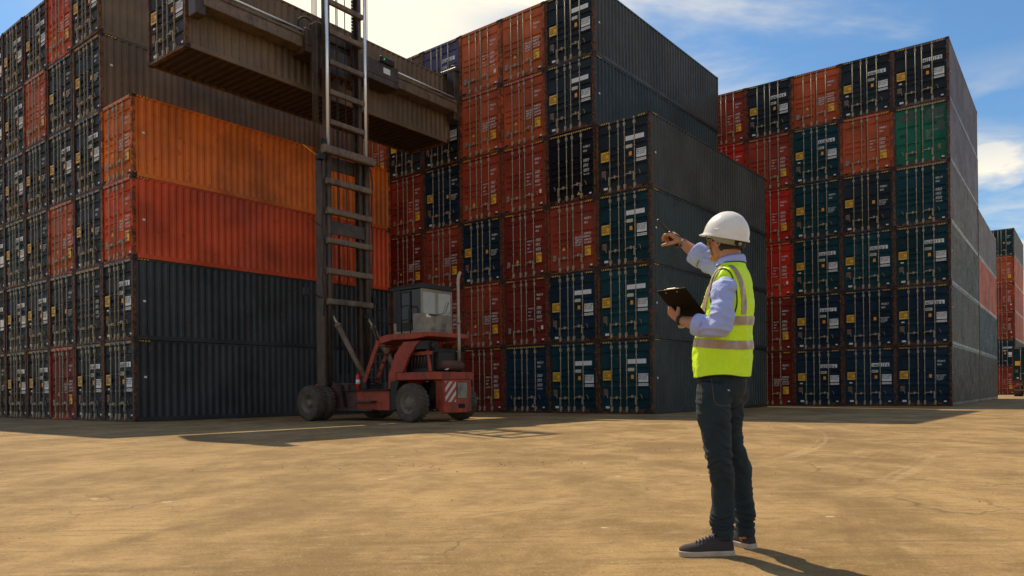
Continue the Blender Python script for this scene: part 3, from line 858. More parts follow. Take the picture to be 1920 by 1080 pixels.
mb = MB(); mb.box(-.60, -.12, -5.292, -5.281, .62, 1.26); mb.build("chevron_panel", chevron_mat(), cw)
mb = MB(); mb.box(-.04, .40, -5.292, -5.281, .74, 1.22); mb.build("rear_plate", CABG, cw, .004)
mb = MB(); mb.box(.0, .30, -5.288, -5.281, .42, .56); mb.build("tow_slot", DARK, cw)
mb = MB(); mb.box(-.55, .55, -4.7, -3.55, 1.56, 2.35); mb.box(-.45, .5, -4.9, -4.7, 1.62, 2.2)
mb.build("engine", BLACK, H, .03)
mb = MB()
for q in range(6): mb.tube([(-.60, -3.7 - q * .14, 1.7), (-.64, -3.75 - q * .14, 1.95), (-.58, -3.8 - q * .13, 2.25)], .022, 6)
mb.build("engine_hoses", MAST, H)
mb = MB(); mb.box(-.70, -.58, -4.75, -3.6, 2.10, 2.22); mb.bar((-.64, -4.70, 1.58), (-.64, -4.55, 2.5), .06, .10); mb.build("engine_guard", HRED, H, .01)
mb = MB(); mb.box(-.85, -.35, -4.75, -4.25, 2.27, 2.545); mb.lathe((-.6, -4.76, 2.4), (0, -1, 0), [(0, .11), (.05, .11), (.06, .04)], 16); mb.build("cooler_box", BLACK, H, .015)
mb = MB()      # curved red cab support, both sides
for s in (-1, 1):
    mb.prism([(-3.0, 1.05), (-3.05, 1.55), (-3.35, 2.15), (-3.75, 2.545), (-4.5, 2.545), (-4.25, 2.35), (-3.95, 2.0), (-3.72, 1.6), (-3.65, 1.57), (-3.38, 1.57), (-3.38, 1.05)], 'x', *sorted((s * .78, s * .88)))
mb.box(-.78, .78, -3.12, -3.02, 1.05, 1.6); mb.box(-.78, .78, -3.9, -3.8, 2.40, 2.545)
mb.build("cab_support", HRED, H, .01)
mb = MB()      # platform
mb.prism([(-2.62, 2.50), (-2.62, 2.72), (-3.1, 2.80), (-4.98, 2.80), (-4.98, 2.66), (-4.2, 2.60), (-3.4, 2.62)], 'x', -.98, .88)
mb.build("cab_platform", HRED, H, .012)
mb = MB()      # ladder
for x in (-1.0, -.45): mb.bar((x, -2.02, 1.30), (x, -2.72, 2.62), .05, .17, 0)
ld = mb.build("access_ladder", HRED, H, .008)
for q in range(5):
    f = (q + .5) / 5
    mb = MB(); mb.box(-.97, -.48, -2.02 - .7 * f - .16, -2.02 - .7 * f + .07, 1.30 + 1.26 * f, 1.33 + 1.26 * f); mb.build("step", MASTL, ld)
mb = MB()      # railings
def rail(pts): mb.tube(pts, .021, 7)
for y0, y1 in ((-2.70, -3.05), (-3.75, -4.15)):
    rail([(-.95, y0, 2.8), (-.95, y0, 3.58), (-.95, y0 - .05, 3.66), (-.95, y1 + .05, 3.66), (-.95, y1, 3.58), (-.95, y1, 2.8)])
    rail([(-.95, y0, 3.22), (-.95, y1, 3.22)])
rail([(-.55, -2.68, 2.75), (-.55, -2.68, 3.55), (-.1, -2.68, 3.60), (.5, -2.68, 3.60), (.84, -2.68, 3.55), (.84, -2.68, 2.75)])
rail([(-.55, -2.68, 3.2), (.84, -2.68, 3.2)])
rail([(.84, -2.68, 3.55), (.84, -4.9, 3.55), (.84, -4.9, 2.8)]); rail([(.84, -3.8, 2.8), (.84, -3.8, 3.55)])
rail([(-1.0, -2.70, 2.65), (-1.12, -2.62, 3.1), (-1.12, -2.60, 3.4)])
mb.build("platform_railing", BLACK, H)
# cab: frame with glass let into it
cab = MB()
X0, X1, Y0, Y1, Z0, Z1 = -.80, .60, -4.52, -3.22, 2.80, 4.20
cab.box(X0, X1, Y0, Y1, Z0, Z0 + .10)
for x in (X0, X1 - .07):
    for y in (Y0, Y1 - .07): cab.box(x, x + .07, y, y + .07, Z0 + .1, Z1)
cab.box(X0 + .07, X1 - .07, Y0 + .004, Y0 + .05, Z0 + .1, 3.42)                 # rear lower panel
cab.box(X0 + .07, X1 - .07, Y0 + .004, Y0 + .05, 4.10, Z1)
cab.box(-.16, -.07, Y0 + .004, Y0 + .05, 3.42, 4.10)
cab.box(X0 + .004, X0 + .05, Y0 + .07, Y0 + .42, Z0 + .1, 3.42); cab.box(X1 - .05, X1 - .004, Y0 + .07, Y1 - .07, Z0 + .1, 3.3)
cab.box(X0 + .004, X0 + .05, Y1 - .30, Y1 - .07, Z0 + .1, 3.15)
cab.box(X0 + .07, X1 - .07, Y1 - .05, Y1 - .004, Z0 + .1, 3.1)
cb_ = cab.build("cab", CABG, H, .012)
mb = MB(); mb.box(X0 - .006, X0 + .074, Y1 - .35, Y1 + .006, 3.16, Z1); mb.build("front_pillar", BLACK, cb_)
mb = MB(); mb.box(X1 - .074, X1 + .006, Y1 - .076, Y1 + .006, Z0, Z1); mb.build("front_pillar", BLACK, cb_)
mb = MB(); mb.box(X0 - .006, X0 + .02, Y0 + .42, Y1 - .35, Z0 + .12, 3.12); mb.build("door_panel", BLACK, cb_)
mb = MB(); pr = [(X0 - .04, Y0 - .05), (X1 + .04, Y0 - .05), (X1 + .04, Y1 + .10), (X0 - .04, Y1 + .10)]; pt = [(X0 + .1, Y0 + .08), (X1 - .1, Y0 + .08), (X1 - .1, Y1 - .05), (X0 + .1, Y1 - .05)]
mb.add([(x, y, Z1) for x, y in pr] + [(x, y, Z1 + .07) for x, y in pr] + [(x, y, Z1 + .17) for x, y in pt], [(3, 2, 1, 0)] + [(k, (k + 1) % 4, 4 + (k + 1) % 4, 4 + k) for k in range(4)] + [(4 + k, 4 + (k + 1) % 4, 8 + (k + 1) % 4, 8 + k) for k in range(4)] + [(8, 9, 10, 11)])
mb.build("cab_roof", BLACK, H, .01)
for xa, xb in ((X0 + .07, -.16), (-.07, X1 - .07)):
    mb = MB(); mb.box(xa, xb, Y0 + .018, Y0 + .028, 3.42, 4.10); mb.build("rear_window", GLASSL, cb_)
mb = MB(); mb.box(X0 + .02, X0 + .03, Y0 + .07, Y1 - .07, 3.1, Z1 - .02); mb.box(X1 - .03, X1 - .02, Y0 + .07, Y1 - .07, 3.3, Z1 - .02); mb.build("side_window", GLASS, cb_)
mb = MB(); mb.box(X0 + .07, X1 - .07, Y1 - .03, Y1 - .02, 3.1, Z1 - .02); mb.build("windscreen", GLASS, cb_)
mb = MB(); mb.box(X0 - .012, X0, -4.02, -3.97, Z0 + .08, 4.15); mb.box(X0 - .012, X0, -3.42, -3.37, Z0 + .08, 4.15); mb.box(X0 - .012, X0, -3.97, -3.42, 3.10, 3.15); mb.box(X0 - .012, X0, -3.97, -3.42, 4.10, 4.15); mb.box(X0 - .008, X0, -3.97, -3.42, Z0 + .08, 3.10)
mb.build("cab_door", BLACK, cb_)
mb = MB(); mb.tube([(-.12, Y0 - .03, 3.40), (.22, Y0 - .035, 3.48), (.40, Y0 - .03, 3.85)], .010, 6); mb.box(-.52, -.16, Y0 - .03, Y0 + .0, 3.36, 3.40); mb.build("wiper", BLACK, cb_)
mb = MB(); mb.box(-.62, -.42, Y0 - .006, Y0 + .0035, 3.30, 3.40); mb.build("notice_sticker", WHITE, cb_)
mb = MB(); mb.box(-.15, .3, -4.05, -3.6, 3.0, 3.3); mb.box(-.15, .3, -4.15, -4.02, 3.3, 3.75); mb.build("driver_seat", BLACK, cb_, .03)
mb = MB(); mb.lathe((-.45, -4.98, 1.78), (1, 0, 0), [(0, .05), (.02, .15), (.5, .16), (.8, .16), (.95, .12), (1.0, .05)], 18); mb.build("muffler", HDIRT, H)
mb = MB(); mb.tube([(.38, -4.98, 1.75), (.38, -4.98, 3.2)], .062, 12); mb.tube([(.38, -4.98, 3.15), (.38, -4.98, 4.55), (.40, -5.0, 4.68), (.44, -5.03, 4.78)], [.052, .052, .056, .05], 12, cap=False); mb.tube([(.38, -4.98, 3.14), (.38, -4.98, 3.20)], .075, 12)
mb.build("exhaust_pipe", STEEL, H)
mb = MB(); mb.lathe((-.30, -5.06, 1.72), (-.35, -1, 0), [(-.12, .05), (-.02, .10), (0, .105), (.012, .09), (.02, .02)], 16); mb.build("work_light", LAMPW, H)
mb = MB(); mb.tube([(-.93, -1.62, 1.05), (-.93, -1.62, 1.52), (-.93, -1.62, 1.56)], [.075, .075, .04], 12); mb.tube([(-.93, -1.62, 1.56), (-.93, -1.62, 1.62)], .02, 8); fe = mb.build("fire_extinguisher", EXT, H)
mb = MB(); mb.tube([(-.93, -1.62, 1.24), (-.93, -1.62, 1.38)], .077, 12); mb.build("extinguisher_label", WHITE, fe)
mb = MB(); mb.box(-.9, -.4, -3.0, -2.85, 1.05, 1.28); mb.box(-.86, -.5, -1.4, -1.15, 1.05, 1.2); mb.tube([(-.6, -1.2, 1.2), (-.5, -1.6, 1.35), (-.4, -2.2, 1.2)], .03, 6); mb.tube([(-.7, -1.1, 1.1), (-.6, -1.5, 1.3), (-.5, -2.2, 1.1)], .03, 6)
mb.build("valve_block", BLACK, H, .01)
# mast: two nested frames
def channel(mb, x, y0, y1, z0, z1, s, w=.15, t=.035, mi=0):
    xa, xb = sorted((x, x + s * w))
    mb.box(xa, xb, y0, y0 + t, z0, z1, mi); mb.box(xa, xb, y1 - t, y1, z0, z1, mi)
    xo = (xb - t, xb) if s > 0 else (xa, xa + t)
    mb.box(*xo, y0 + t, y1 - t, z0, z1, mi)
MT = 9.45
mb = MB()
for s in (-1, 1): channel(mb, s * .90, -.06, .36, .55, MT, s, .17)
mb.box(-1.07, 1.07, .37, .42, .6, 1.0); mb.box(-1.0, 1.0, .365, .42, 8.9, 9.4)
mo = mb.build("outer_mast", MAST, H, .008)
def rung(z, x, y, h, d, parent, m=MASTL, name="mast_rung"):
    mb = MB()
    n = 14
    for s0 in (0,):
        pts = [(-x, y, z), (x, y, z)]
        rl = [[V((xx, y + d / 2 * (abs(cos(a)) ** .5) * (1 if cos(a) > 0 else -1), z + h / 2 * (abs(sin(a)) ** .5) * (1 if sin(a) > 0 else -1))) for a in [2 * pi * k / n for k in range(n)]] for xx in (-x, x)]
        mb.rings(rl, 0, True, False)
    return mb.build(name, m, parent)
for z in (4.12, 5.18, 6.24, 7.27, 8.30): rung(z, 1.0, -.16, .22, .18, mo)
rung(9.38, 1.14, -.18, .30, .26, mo)
mb = MB(); mb.box(-.9, .9, -.08, -.03, 6.50, 6.98); mb.build("mast_plate", MAST, mo, .02)
mb = MB()
for s in (-1, 1): channel(mb, s * .64, .0, .30, 1.0, 17.0, s, .14)
mi_ = mb.build("inner_mast", MAST, H, .006)
for z in (10.42, 11.47, 12.52, 13.58, 14.62, 15.7, 16.8): rung(z, .76, -.08, .19, .14, mi_)
mb = MB()
for x in (-.28, -.22, .12): mb.tube([(x, .12, 1.6), (x, .12, 16.9)], .018, 6)
mb.build("lift_chain", BLACK, mi_)
mb = MB()
for q in range(60): mb.box(.46, .53, .13, .17, 9.6 + q * .12, 9.6 + q * .12 + .085)
o_ = mb.build("leaf_chain", BLACK, mi_); o_['kind'] = 'stuff'
for s in (-1, 1):
    mb = MB(); mb.tube([(s * .86, -.10, 1.2), (s * .86, -.10, 9.3)], .085, 12); hc = mb.build("hoist_cylinder", MAST, H)
    mb = MB(); mb.tube([(s * .86, -.10, 9.3), (s * .86, -.10, 16.9)], .058, 14); mb.build("cylinder_rod", CHROME, hc)
    mb = MB(); mb.tube([(s * .80, -.14, 3.70), (s * .80, -.48, 3.25)], .045, 10); tc_ = mb.build("tilt_rod", STEEL, H)
    mb = MB(); mb.tube([(s * .80, -.42, 3.32), (s * .80, -1.80, 1.45)], .095, 12); mb.tube([(s * .80, -.42, 3.32), (s * .80, -.50, 3.21)], .12, 12); mb.build("tilt_cylinder", MASTL, H)
    mb = MB(); mb.box(min(s * .72, s * .88), max(s * .72, s * .88), -.24, -.05, 3.60, 3.84); mb.build("tilt_bracket", BLACK, H, .02)
    mb = MB(); mb.box(min(s * .70, s * .90), max(s * .70, s * .90), -1.98, -1.66, 1.05, 1.5); mb.build("cylinder_foot", BLACK, H, .02)
mb = MB()
for q in range(5):
    x = -1.12 - q * .055
    mb.tube([(x + .02, .1, 9.2), (x, .1, 12), (x - .02 + .01 * q, .1, 17)], .012, 5)
mb.build("mast_hoses", MAST, H)
mb = MB()
for q in range(2): mb.tube([(1.12 + q * .05, .1, 9.3), (1.12 + q * .05, .1, 17)], .010, 5)
mb.build("mast_cable", MASTL, H)
mb = MB(); mb.tube([(-1.09, -.05, 9.2)] + [(-1.12 - .05 * sin(q * 2.1), -.09, 9.2 - q * .62) for q in range(1, 10)], .022, 6); mb.build("hanging_hose", BLACK, H)
mb = MB(); mb.tube([(1.09, -.05, 9.2)] + [(1.12 + .05 * sin(q * 1.7), -.09, 9.2 - q * .62) for q in range(1, 10)], .02, 6); mb.build("hanging_hose", BLACK, H)
mb = MB(); mb.tube([(-1.07, .1, 4.25), (-1.35, .15, 4.38), (-1.62, .15, 4.42)], .022, 6); mb.box(-1.76, -1.58, .08, .22, 4.30, 4.56); mb.build("mast_light", BLACK, H, .01)
mb = MB(); mb.tube([(1.07, .1, 4.1), (1.3, .1, 4.35), (1.35, .1, 4.3)], .02, 6); mb.box(1.26, 1.46, .05, .18, 4.25, 4.5); mb.build("mast_light", BLACK, H, .01)
mb = MB(); mb.box(-1.30, -1.07, -.2, .05, 9.0, 9.2); mb.tube([(-1.0, -.05, 9.05), (-1.0, -.05, 9.75)], .10, 10); mb.build("mast_bracket", BLACK, H)
mb = MB(); mb.tube([(-1.25, -.1, 9.10), (-1.5, -.1, 9.16), (-1.9, -.1, 9.32)], .011, 5); mb.build("marker_rod", YEL, H)
mb = MB(); mb.tube([(-1.07, .1, 6.75), (-1.5, .1, 6.95)], .012, 5); mb.build("mast_aerial", BLACK, H)

# lifted container
LC = V((-10.14, 23.56, 11.92))
lx = V((cos(TH_Y), -sin(TH_Y), 0))
container(LC - lx * W2, -TH_Y, 'dusk', 'T1', '415273 6', "grey brown container hoisted high in the handler's spreader", None, 2, 'taupe', under=True)  # side colour lightened and warmed to hold the flare glow
# spreader: built in the container's own directions, then turned into the handler's frame
S = empty("spreader_tmp", (0, 0, 0))
SM = (Matrix.Translation(LC - lx * W2) @ Matrix.Rotation(-TH_Y, 4, 'Z'))
HI = Matrix.Translation(HO) @ Matrix.Rotation(pi / 2 - TH_Y, 4, 'Z')
TM = HI.inverted() @ SM
bpy.data.objects.remove(S)
def sbuild(mb, name, m, parent, bevel=0):
    mb.v = [tuple(TM @ V(v)) for v in mb.v]
    return mb.build(name, m, parent, bevel)
a0 = W2 + .14
mb = MB(); mb.box(a0, a0 + .55, .25, 4.1, 1.15, 1.58); mb.box(a0, a0 + .55, 8.1, 11.95, 1.15, 1.58)
mb.box(a0 + .12, a0 + .43, 4.1, 8.1, 1.2, 1.5)
mb.box(a0 + .56, a0 + .60, .3, 4.0, 1.52, 1.62); mb.box(a0 + .56, a0 + .60, 8.2, 11.9, 1.52, 1.62)
sp = sbuild(mb, "spreader", MASTL, H, .02)
mb = MB(); mb.box(a0 - .02, a0 + .75, 3.9, 8.3, .95, 1.19); mb.box(a0 - .02, a0 + .12, 3.9, 8.3, 1.19, 1.78); mb.box(a0 + .64, a0 + .75, 3.9, 8.3, 1.19, 1.78); mb.box(a0 + .12, a0 + .64, 7.6, 8.3, 1.19, 1.78)
sbuild(mb, "spreader_housing", MAST, sp, .015)
for y0 in (.0, 11.85):
    mb = MB(); mb.box(a0 + .05, a0 + .50, y0, y0 + .34, .85, 2.95); mb.box(W2 - .20, a0 + .55, y0 + .02, y0 + .36, 2.955, 3.12); mb.box(W2 - .18, W2 - .02, y0 + .06, y0 + .26, 2.905, 2.955)
    sbuild(mb, "spreader_arm", MAST, sp, .02)
    mb = MB(); mb.tube([(a0 + .2, y0 + .1, 3.12), (a0 + .2, y0 + .15, 3.3), (a0 + .5, y0 + .2, 3.25), (a0 + .6, y0 + .2, 2.7)], .02, 6); sbuild(mb, "arm_hose", BLACK, sp)
for ya, yb in ((.8, 3.9), (8.3, 11.6)):
    mb = MB(); mb.tube([(a0 + .66, ya, 1.68), (a0 + .66, yb, 1.68)], .028, 10); sbuild(mb, "extension_rod", CHROME, sp)
    mb = MB(); mb.tube([(a0 + .30, ya, 1.80), (a0 + .30, (ya + yb) / 2, 1.74), (a0 + .35, yb, 1.86)], .025, 6); sbuild(mb, "spreader_hose", BLACK, sp)
mb = MB(); mb.tube([(a0 + .4, 4.2 + .35 * cos(a), 2.0 + .33 * sin(a)) for a in [k * 2 * pi / 20 for k in range(21)]], .03, 6, cap=False); mb.tube([(a0 + .4, 4.5, 1.9), (a0 + .4, 5.4, 1.95), (a0 + .5, 6.2, 1.9)], .035, 6); sbuild(mb, "hose_coil", BLACK, sp)
mb = MB(); mb.box(a0 + .76, a0 + .86, 7.3, 8.0, 1.72, 1.95); lb = sbuild(mb, "indicator_box", BLACK, sp, .02)
mb = MB(); mb.lathe((a0 + .865, 7.45, 1.84), (1, 0, 0), [(0, .03), (.012, .027), (.02, .01)], 12); sbuild(mb, "indicator_lamp", GREENL, lb)
mb = MB(); mb.box(a0 + .752, a0 + .762, 7.5, 7.85, 1.36, 1.58); sbuild(mb, "spreader_label", WHITE, sp)
# carriage that rides on the inner mast
mb = MB(); mb.box(-.78, .78, .32, .60, 12.35, 13.25); mb.box(-.95, -.60, .36, .75, 12.2, 14.0); mb.box(.60, .95, .36, .75, 12.2, 14.0); mb.box(-.95, .95, .40, .70, 13.5, 13.8)
mb.build("carriage", MAST, H, .02)
mb = MB()
for x in (-.45, 0, .45): mb.tube([(x, .60, 12.5), (x, .75, 12.3), (x + .1, .8, 12.9), (x + .15, .6, 13.4)], .03, 6)
mb.build("carriage_hoses", BLACK, H)

# ------------------------------------------------------------------ truck trailer at the gap
TRP = V((43.4, 65.0, 0)) + V((cos(TH_D), -sin(TH_D), 0)) * W2
container(TRP + V((0, 0, 1.36)), -TH_D, 'teal', 'T4', '472055 1', "dark teal container riding on a truck trailer before the far stack", None, 1)
T = empty("truck_trailer", TRP, -TH_D)
tag(T, "low dusty container trailer standing before the far stack", "trailer")
mb = MB()
for x in (-.5, .42): mb.box(x, x + .10, .15, 12.1, .95, 1.33)
for y in (.1, 3, 6, 9, 12.0): mb.box(-1.15, 1.15, y, y + .16, 1.14, 1.34)
mb.build("trailer_frame", MAST, T)
TY2 = tyre_mesh(.50, .27, 22)
for y in (1.3, 2.7):
    for x in (-1.05, -.74, .74, 1.05):
        w = put("wheel", TY2, T); w.location = (x, y, .50)
        r = put("rim", RIMO[(1 if x > 0 else -1), 1], w); r.scale = (.8, .82, .82)
mb = MB(); mb.box(-1.15, 1.15, .02, .10, .48, .62); mb.box(-.7, -.6, .10, .2, .5, 1.1); mb.box(.6, .7, .10, .2, .5, 1.1); mb.build("rear_bumper", MASTL, T)
for x in (-1.1, .78):
    mb = MB(); mb.box(x, x + .32, -.01, .04, .86, .98); mb.build("tail_light", EXT, T)
    mb = MB(); mb.box(x - .02, x + .36, .55, .58, .25, 1.0); mb.build("mud_flap", RUBBER, T)
for x in (-.75, .65):
    mb = MB(); mb.box(x, x + .12, 9.0, 9.12, .05, 1.1); mb.box(x - .08, x + .2, 8.92, 9.2, .0, .05); mb.build("landing_leg", MASTL, T)

# ------------------------------------------------------------------ the person in the foreground
_sr, _cr = sin(ROLL), cos(ROLL)
def P(px, py, z):
    """a point that many metres away seen in that direction from the photographer's place"""
    dx, dy = px - 960.0, py - PY
    a, b = dx * _cr + dy * _sr, -dx * _sr + dy * _cr
    return V((a / FPX * z, z, CAM_H - b / FPX * z))
def px_of(p):
    a, b = FPX * p.x / p.y, -FPX * (p.z - CAM_H) / p.y
    return 960 + a * _cr - b * _sr, PY + a * _sr + b * _cr
SKIN = mat("skin", (.40, .175, .085), .48, 0, .10, 30, .12, 120)
SKIN.node_tree.nodes['Principled BSDF'].inputs['Subsurface Weight'].default_value = .08
SKIN.node_tree.nodes['Principled BSDF'].inputs['Subsurface Radius'].default_value = (.02, .008, .004)
HAIR = mat("black_hair", (.010, .008, .007), .55, 0, .3, 60, .8, 180)
VEST = mat("fluorescent_vest", (.66, .97, .004), .62, 0, .05, 12, .25, 60)
REFL = mat("reflective_tape", (.36, .25, .19), .35, .2, .10, 20, .1, 40)
PIPE = mat("black_piping", (.012, .011, .010), .7)
SHIRT = mat("pale_blue_cotton", (.36, .42, .74), .75, 0, .06, 14, .25, 90)
JEANS = mat("dark_blue_green_denim", (.006, .019, .026), .82, 0, .45, 7, .35, 160)
STITCH = mat("tan_stitching", (.16, .09, .04), .8)
HELM = mat("white_helmet_plastic", (.78, .75, .70), .28, 0, .05, 7)
HELMG = mat("grey_helmet_harness", (.26, .25, .19), .6)
SHOE = mat("dark_grey_canvas", (.036, .029, .029), .85, 0, .25, 20, .3, 140)
SOLE = mat("off_white_rubber", (.46, .37, .27), .6, 0, .2, 14)
LACE = mat("grey_laces", (.14, .12, .14), .8)
BOARD = mat("dark_brown_clipboard", (.006, .0045, .0035), .6, 0, .2, 10, spec=.12)
PAPER = mat("paper", (.75, .74, .70), .7)
RADIO = mat("black_radio_plastic", (.014, .013, .013), .4)
STRAP = mat("yellow_black_cord", (.20, .15, .03), .7, 0, .8, 160)
HD = V((-.89, .45, 0)).normalized(); RT = V((.45, .89, 0)).normalized(); UP = V((0, 0, 1))
def cat(p0, p1, p2, p3, t):
    return .5 * ((2 * p1) + (p2 - p0) * t + (2 * p0 - 5 * p1 + 4 * p2 - p3) * t * t + (3 * p1 - p0 - 3 * p2 + p3) * t ** 3)
def interp(keys, n):
    """keys: list of tuples of floats/vectors; smooth in between"""
    out = []
    K = [keys[0]] + list(keys) + [keys[-1]]
    for i in range(len(keys) - 1):
        for j in range(n):
            t = j / n
            out.append(tuple(cat(K[i][q], K[i + 1][q], K[i + 2][q], K[i + 3][q], t) for q in range(len(keys[0]))))
    out.append(tuple(keys[-1]))
    return out
def limb(mb, keys, n=4, seg=18, flat=1.0, fl_axis=None, cap=True):
    """keys: (point, radius)"""
    ks = interp(keys, n); rl = []; prev = None
    for i, (c, r) in enumerate(ks):
        d = (ks[min(i + 1, len(ks) - 1)][0] - ks[max(i - 1, 0)][0]).normalized()
        if fl_axis is not None: u = fl_axis - d * fl_axis.dot(d)
        elif prev is None:
            u = d.cross(UP)
            if u.length < .05: u = d.cross(V((0, 1, 0)))
        else: u = prev - d * prev.dot(d)
        u.normalize(); prev = u; t = d.cross(u)
        rl.append([c + (u * cos(2 * pi * k / seg) + t * sin(2 * pi * k / seg) * flat) * r for k in range(seg)])
    mb.rings(rl, 0, cap, True)
def ell(mb, c, ax, seg=24, rings=16):
    """closed ellipsoid with axis vectors ax"""
    rl = []
    for i in range(1, rings):
        a = pi * i / rings
        rl.append([c + ax[2] * cos(a) + (ax[0] * cos(2 * pi * k / seg) + ax[1] * sin(2 * pi * k / seg)) * sin(a) for k in range(seg)])
    mb.rings(rl, 0, True, True)
def fused(mb, name, m, parent, voxel, smooth=2, disp=None):
    """one continuous surface from overlapping volumes"""
    me = mb.mesh(name + "_raw", m)
    o = bpy.data.objects.new(name + "_raw", me); col.objects.link(o)
    r = o.modifiers.new("r", 'REMESH'); r.mode = 'VOXEL'; r.voxel_size = voxel; r.use_smooth_shade = True
    s = o.modifiers.new("s", 'SMOOTH'); s.factor = .5; s.iterations = smooth
    dg = bpy.context.evaluated_depsgraph_get(); dg.update()
    me2 = bpy.data.meshes.new_from_object(o.evaluated_get(dg))
    bpy.data.objects.remove(o); bpy.data.meshes.remove(me)
    if disp:
        me2.update()
        nn = [v.normal.copy() for v in me2.vertices]
        for v, nrm in zip(me2.vertices, nn):
            v.co += nrm * disp(v.co, nrm)
    me2.name = name
    me2.materials.clear(); me2.materials.append(m)
    me2.polygons.foreach_set('use_smooth', [True] * len(me2.polygons))
    me2.update()
    return put(name, me2, parent)
def hand(mb, wrist, F, N, left, curls, spread=.06, thumb=(.5, .5), sc_=1.0):
    F = F.normalized(); N = (N - F * N.dot(F)).normalized()
    A = (N.cross(F) if left else F.cross(N)).normalized()          # towards the thumb
    L = .094 * sc_
    pk = [(0, .025, .019), (.25, .030, .018), (.6, .038, .017), (.9, .041, .014), (1.0, .039, .010)]
    rl = []
    for t, w, h in pk:
        c = wrist + F * (L * t)
        rl.append([c + A * (w * sc_ * cos(2 * pi * k / 20)) + N * (h * sc_ * sin(2 * pi * k / 20)) for k in range(20)])
    mb.rings(rl, 0, True, True)
    for i, (q, ln) in enumerate(((.031, .073), (.0105, .081), (-.0105, .075), (-.031, .060))):
        p = wrist + F * (L * .92) + A * q * sc_
        d = (F + A * (1.5 - i) * spread).normalized()
        pts = [(p, .0098 * sc_)]
        ax = d.cross(N).normalized()
        ang = 0
        for j, (fr, k) in enumerate(((.46, 1.0), (.30, 1.15), (.24, .7))):
            ang += curls[i] * k
            dd = Matrix.Rotation(ang, 3, ax) @ d
            p = p + dd * ln * fr * sc_
            pts.append((p, (.0090, .0082, .0066)[j] * sc_))
        limb(mb, pts, 3, 12)
        ell(mb, p, [V((.0062, 0, 0)) * sc_, V((0, .0062, 0)) * sc_, V((0, 0, .0062)) * sc_], 10, 8)
    p = wrist + F * (L * .18) + A * .020 * sc_
    d = (F * .62 + A * .72 + N * thumb[0]).normalized()
    pts = [(p, .014 * sc_)]
    for j, ln in enumerate((.046, .034, .026)):
        dd = (d + (F * .5 + N * thumb[1] - A * .35) * (j * .45)).normalized()
        p = p + dd * ln * sc_
        pts.append((p, (.0115, .0098, .0075)[j] * sc_))
    limb(mb, pts, 3, 12)
    ell(mb, p, [V((.007, 0, 0)) * sc_, V((0, .007, 0)) * sc_, V((0, 0, .007)) * sc_], 10, 8)

PB = V((P(1350, 1034, 4.24).x, 4.24, 0))
MAN = empty("person", PB)
tag(MAN, "person in white helmet and yellow-green vest, pointing with a radio, clipboard in hand", "person")
INV = Matrix.Translation(-PB)
def loc(o):
    o.data.transform(INV); return o

# --- body (skin): head, neck, trunk, arms, hands and legs as one surface
FH = V((-.60, .80, 0)).normalized(); SL = V((-.80, -.60, 0)).normalized()      # facing, his left
bm_ = MB()
HC = P(1362, 450, 4.26)
ell(bm_, HC + UP * .02 - FH * .008, [FH * .100, SL * .077, UP * .108])
ell(bm_, HC + FH * .045 - UP * .045, [FH * .058, SL * .058, UP * .070])          # jaw
ell(bm_, HC + FH * .088 - UP * .088, [FH * .024, SL * .026, UP * .022])          # chin
ell(bm_, HC + FH * .080 - UP * .010 + SL * .034, [FH * .022, SL * .026, UP * .022]); ell(bm_, HC + FH * .080 - UP * .010 - SL * .034, [FH * .022, SL * .026, UP * .022])
limb(bm_, [(HC + FH * .092 + UP * .022, .010), (HC + FH * .108 - UP * .008, .013), (HC + FH * .112 - UP * .022, .016), (HC + FH * .094 - UP * .030, .012)], 3, 10)   # nose
ell(bm_, HC + FH * .096 - UP * .054, [FH * .012, SL * .025, UP * .006]); ell(bm_, HC + FH * .095 - UP * .064, [FH * .012, SL * .022, UP * .007])             # lips
for s in (1, -1):      # ears
    ec = HC + SL * s * .077 - FH * .004 - UP * .012
    lp = [(ec + (FH * cos(a) * .015 - FH * .008 + UP * sin(a) * .030) + SL * s * (.008 + .004 * cos(a + 2)), .0052) for a in [k * 2 * pi / 14 for k in range(15)]]
    limb(bm_, lp, 1, 8)
    ell(bm_, ec + SL * s * .002, [FH * .012, SL * .008, UP * .026], 12, 8)
NB = P(1372, 512, 4.25)
limb(bm_, [(HC - UP * .02 - FH * .02, .062), (HC - UP * .09 - FH * .022, .060), (NB + UP * .02, .066), (NB - UP * .05, .10)], 4, 22)
for (c, A_, B_) in ():
    pass
tr = interp([(P(1355, 735, 4.24), .155, .105), (P(1356, 690, 4.24), .145, .10), (P(1360, 620, 4.24), .150, .10), (P(1366, 560, 4.24), .175, .105), (P(1370, 530, 4.24), .175, .085), (P(1372, 512, 4.24), .12, .06)], 4)
bm_.rings([[c + RT * A_ * cos(2 * pi * k / 24) + HD * B_ * sin(2 * pi * k / 24) for k in range(24)] for c, A_, B_ in tr], 0, True, True)
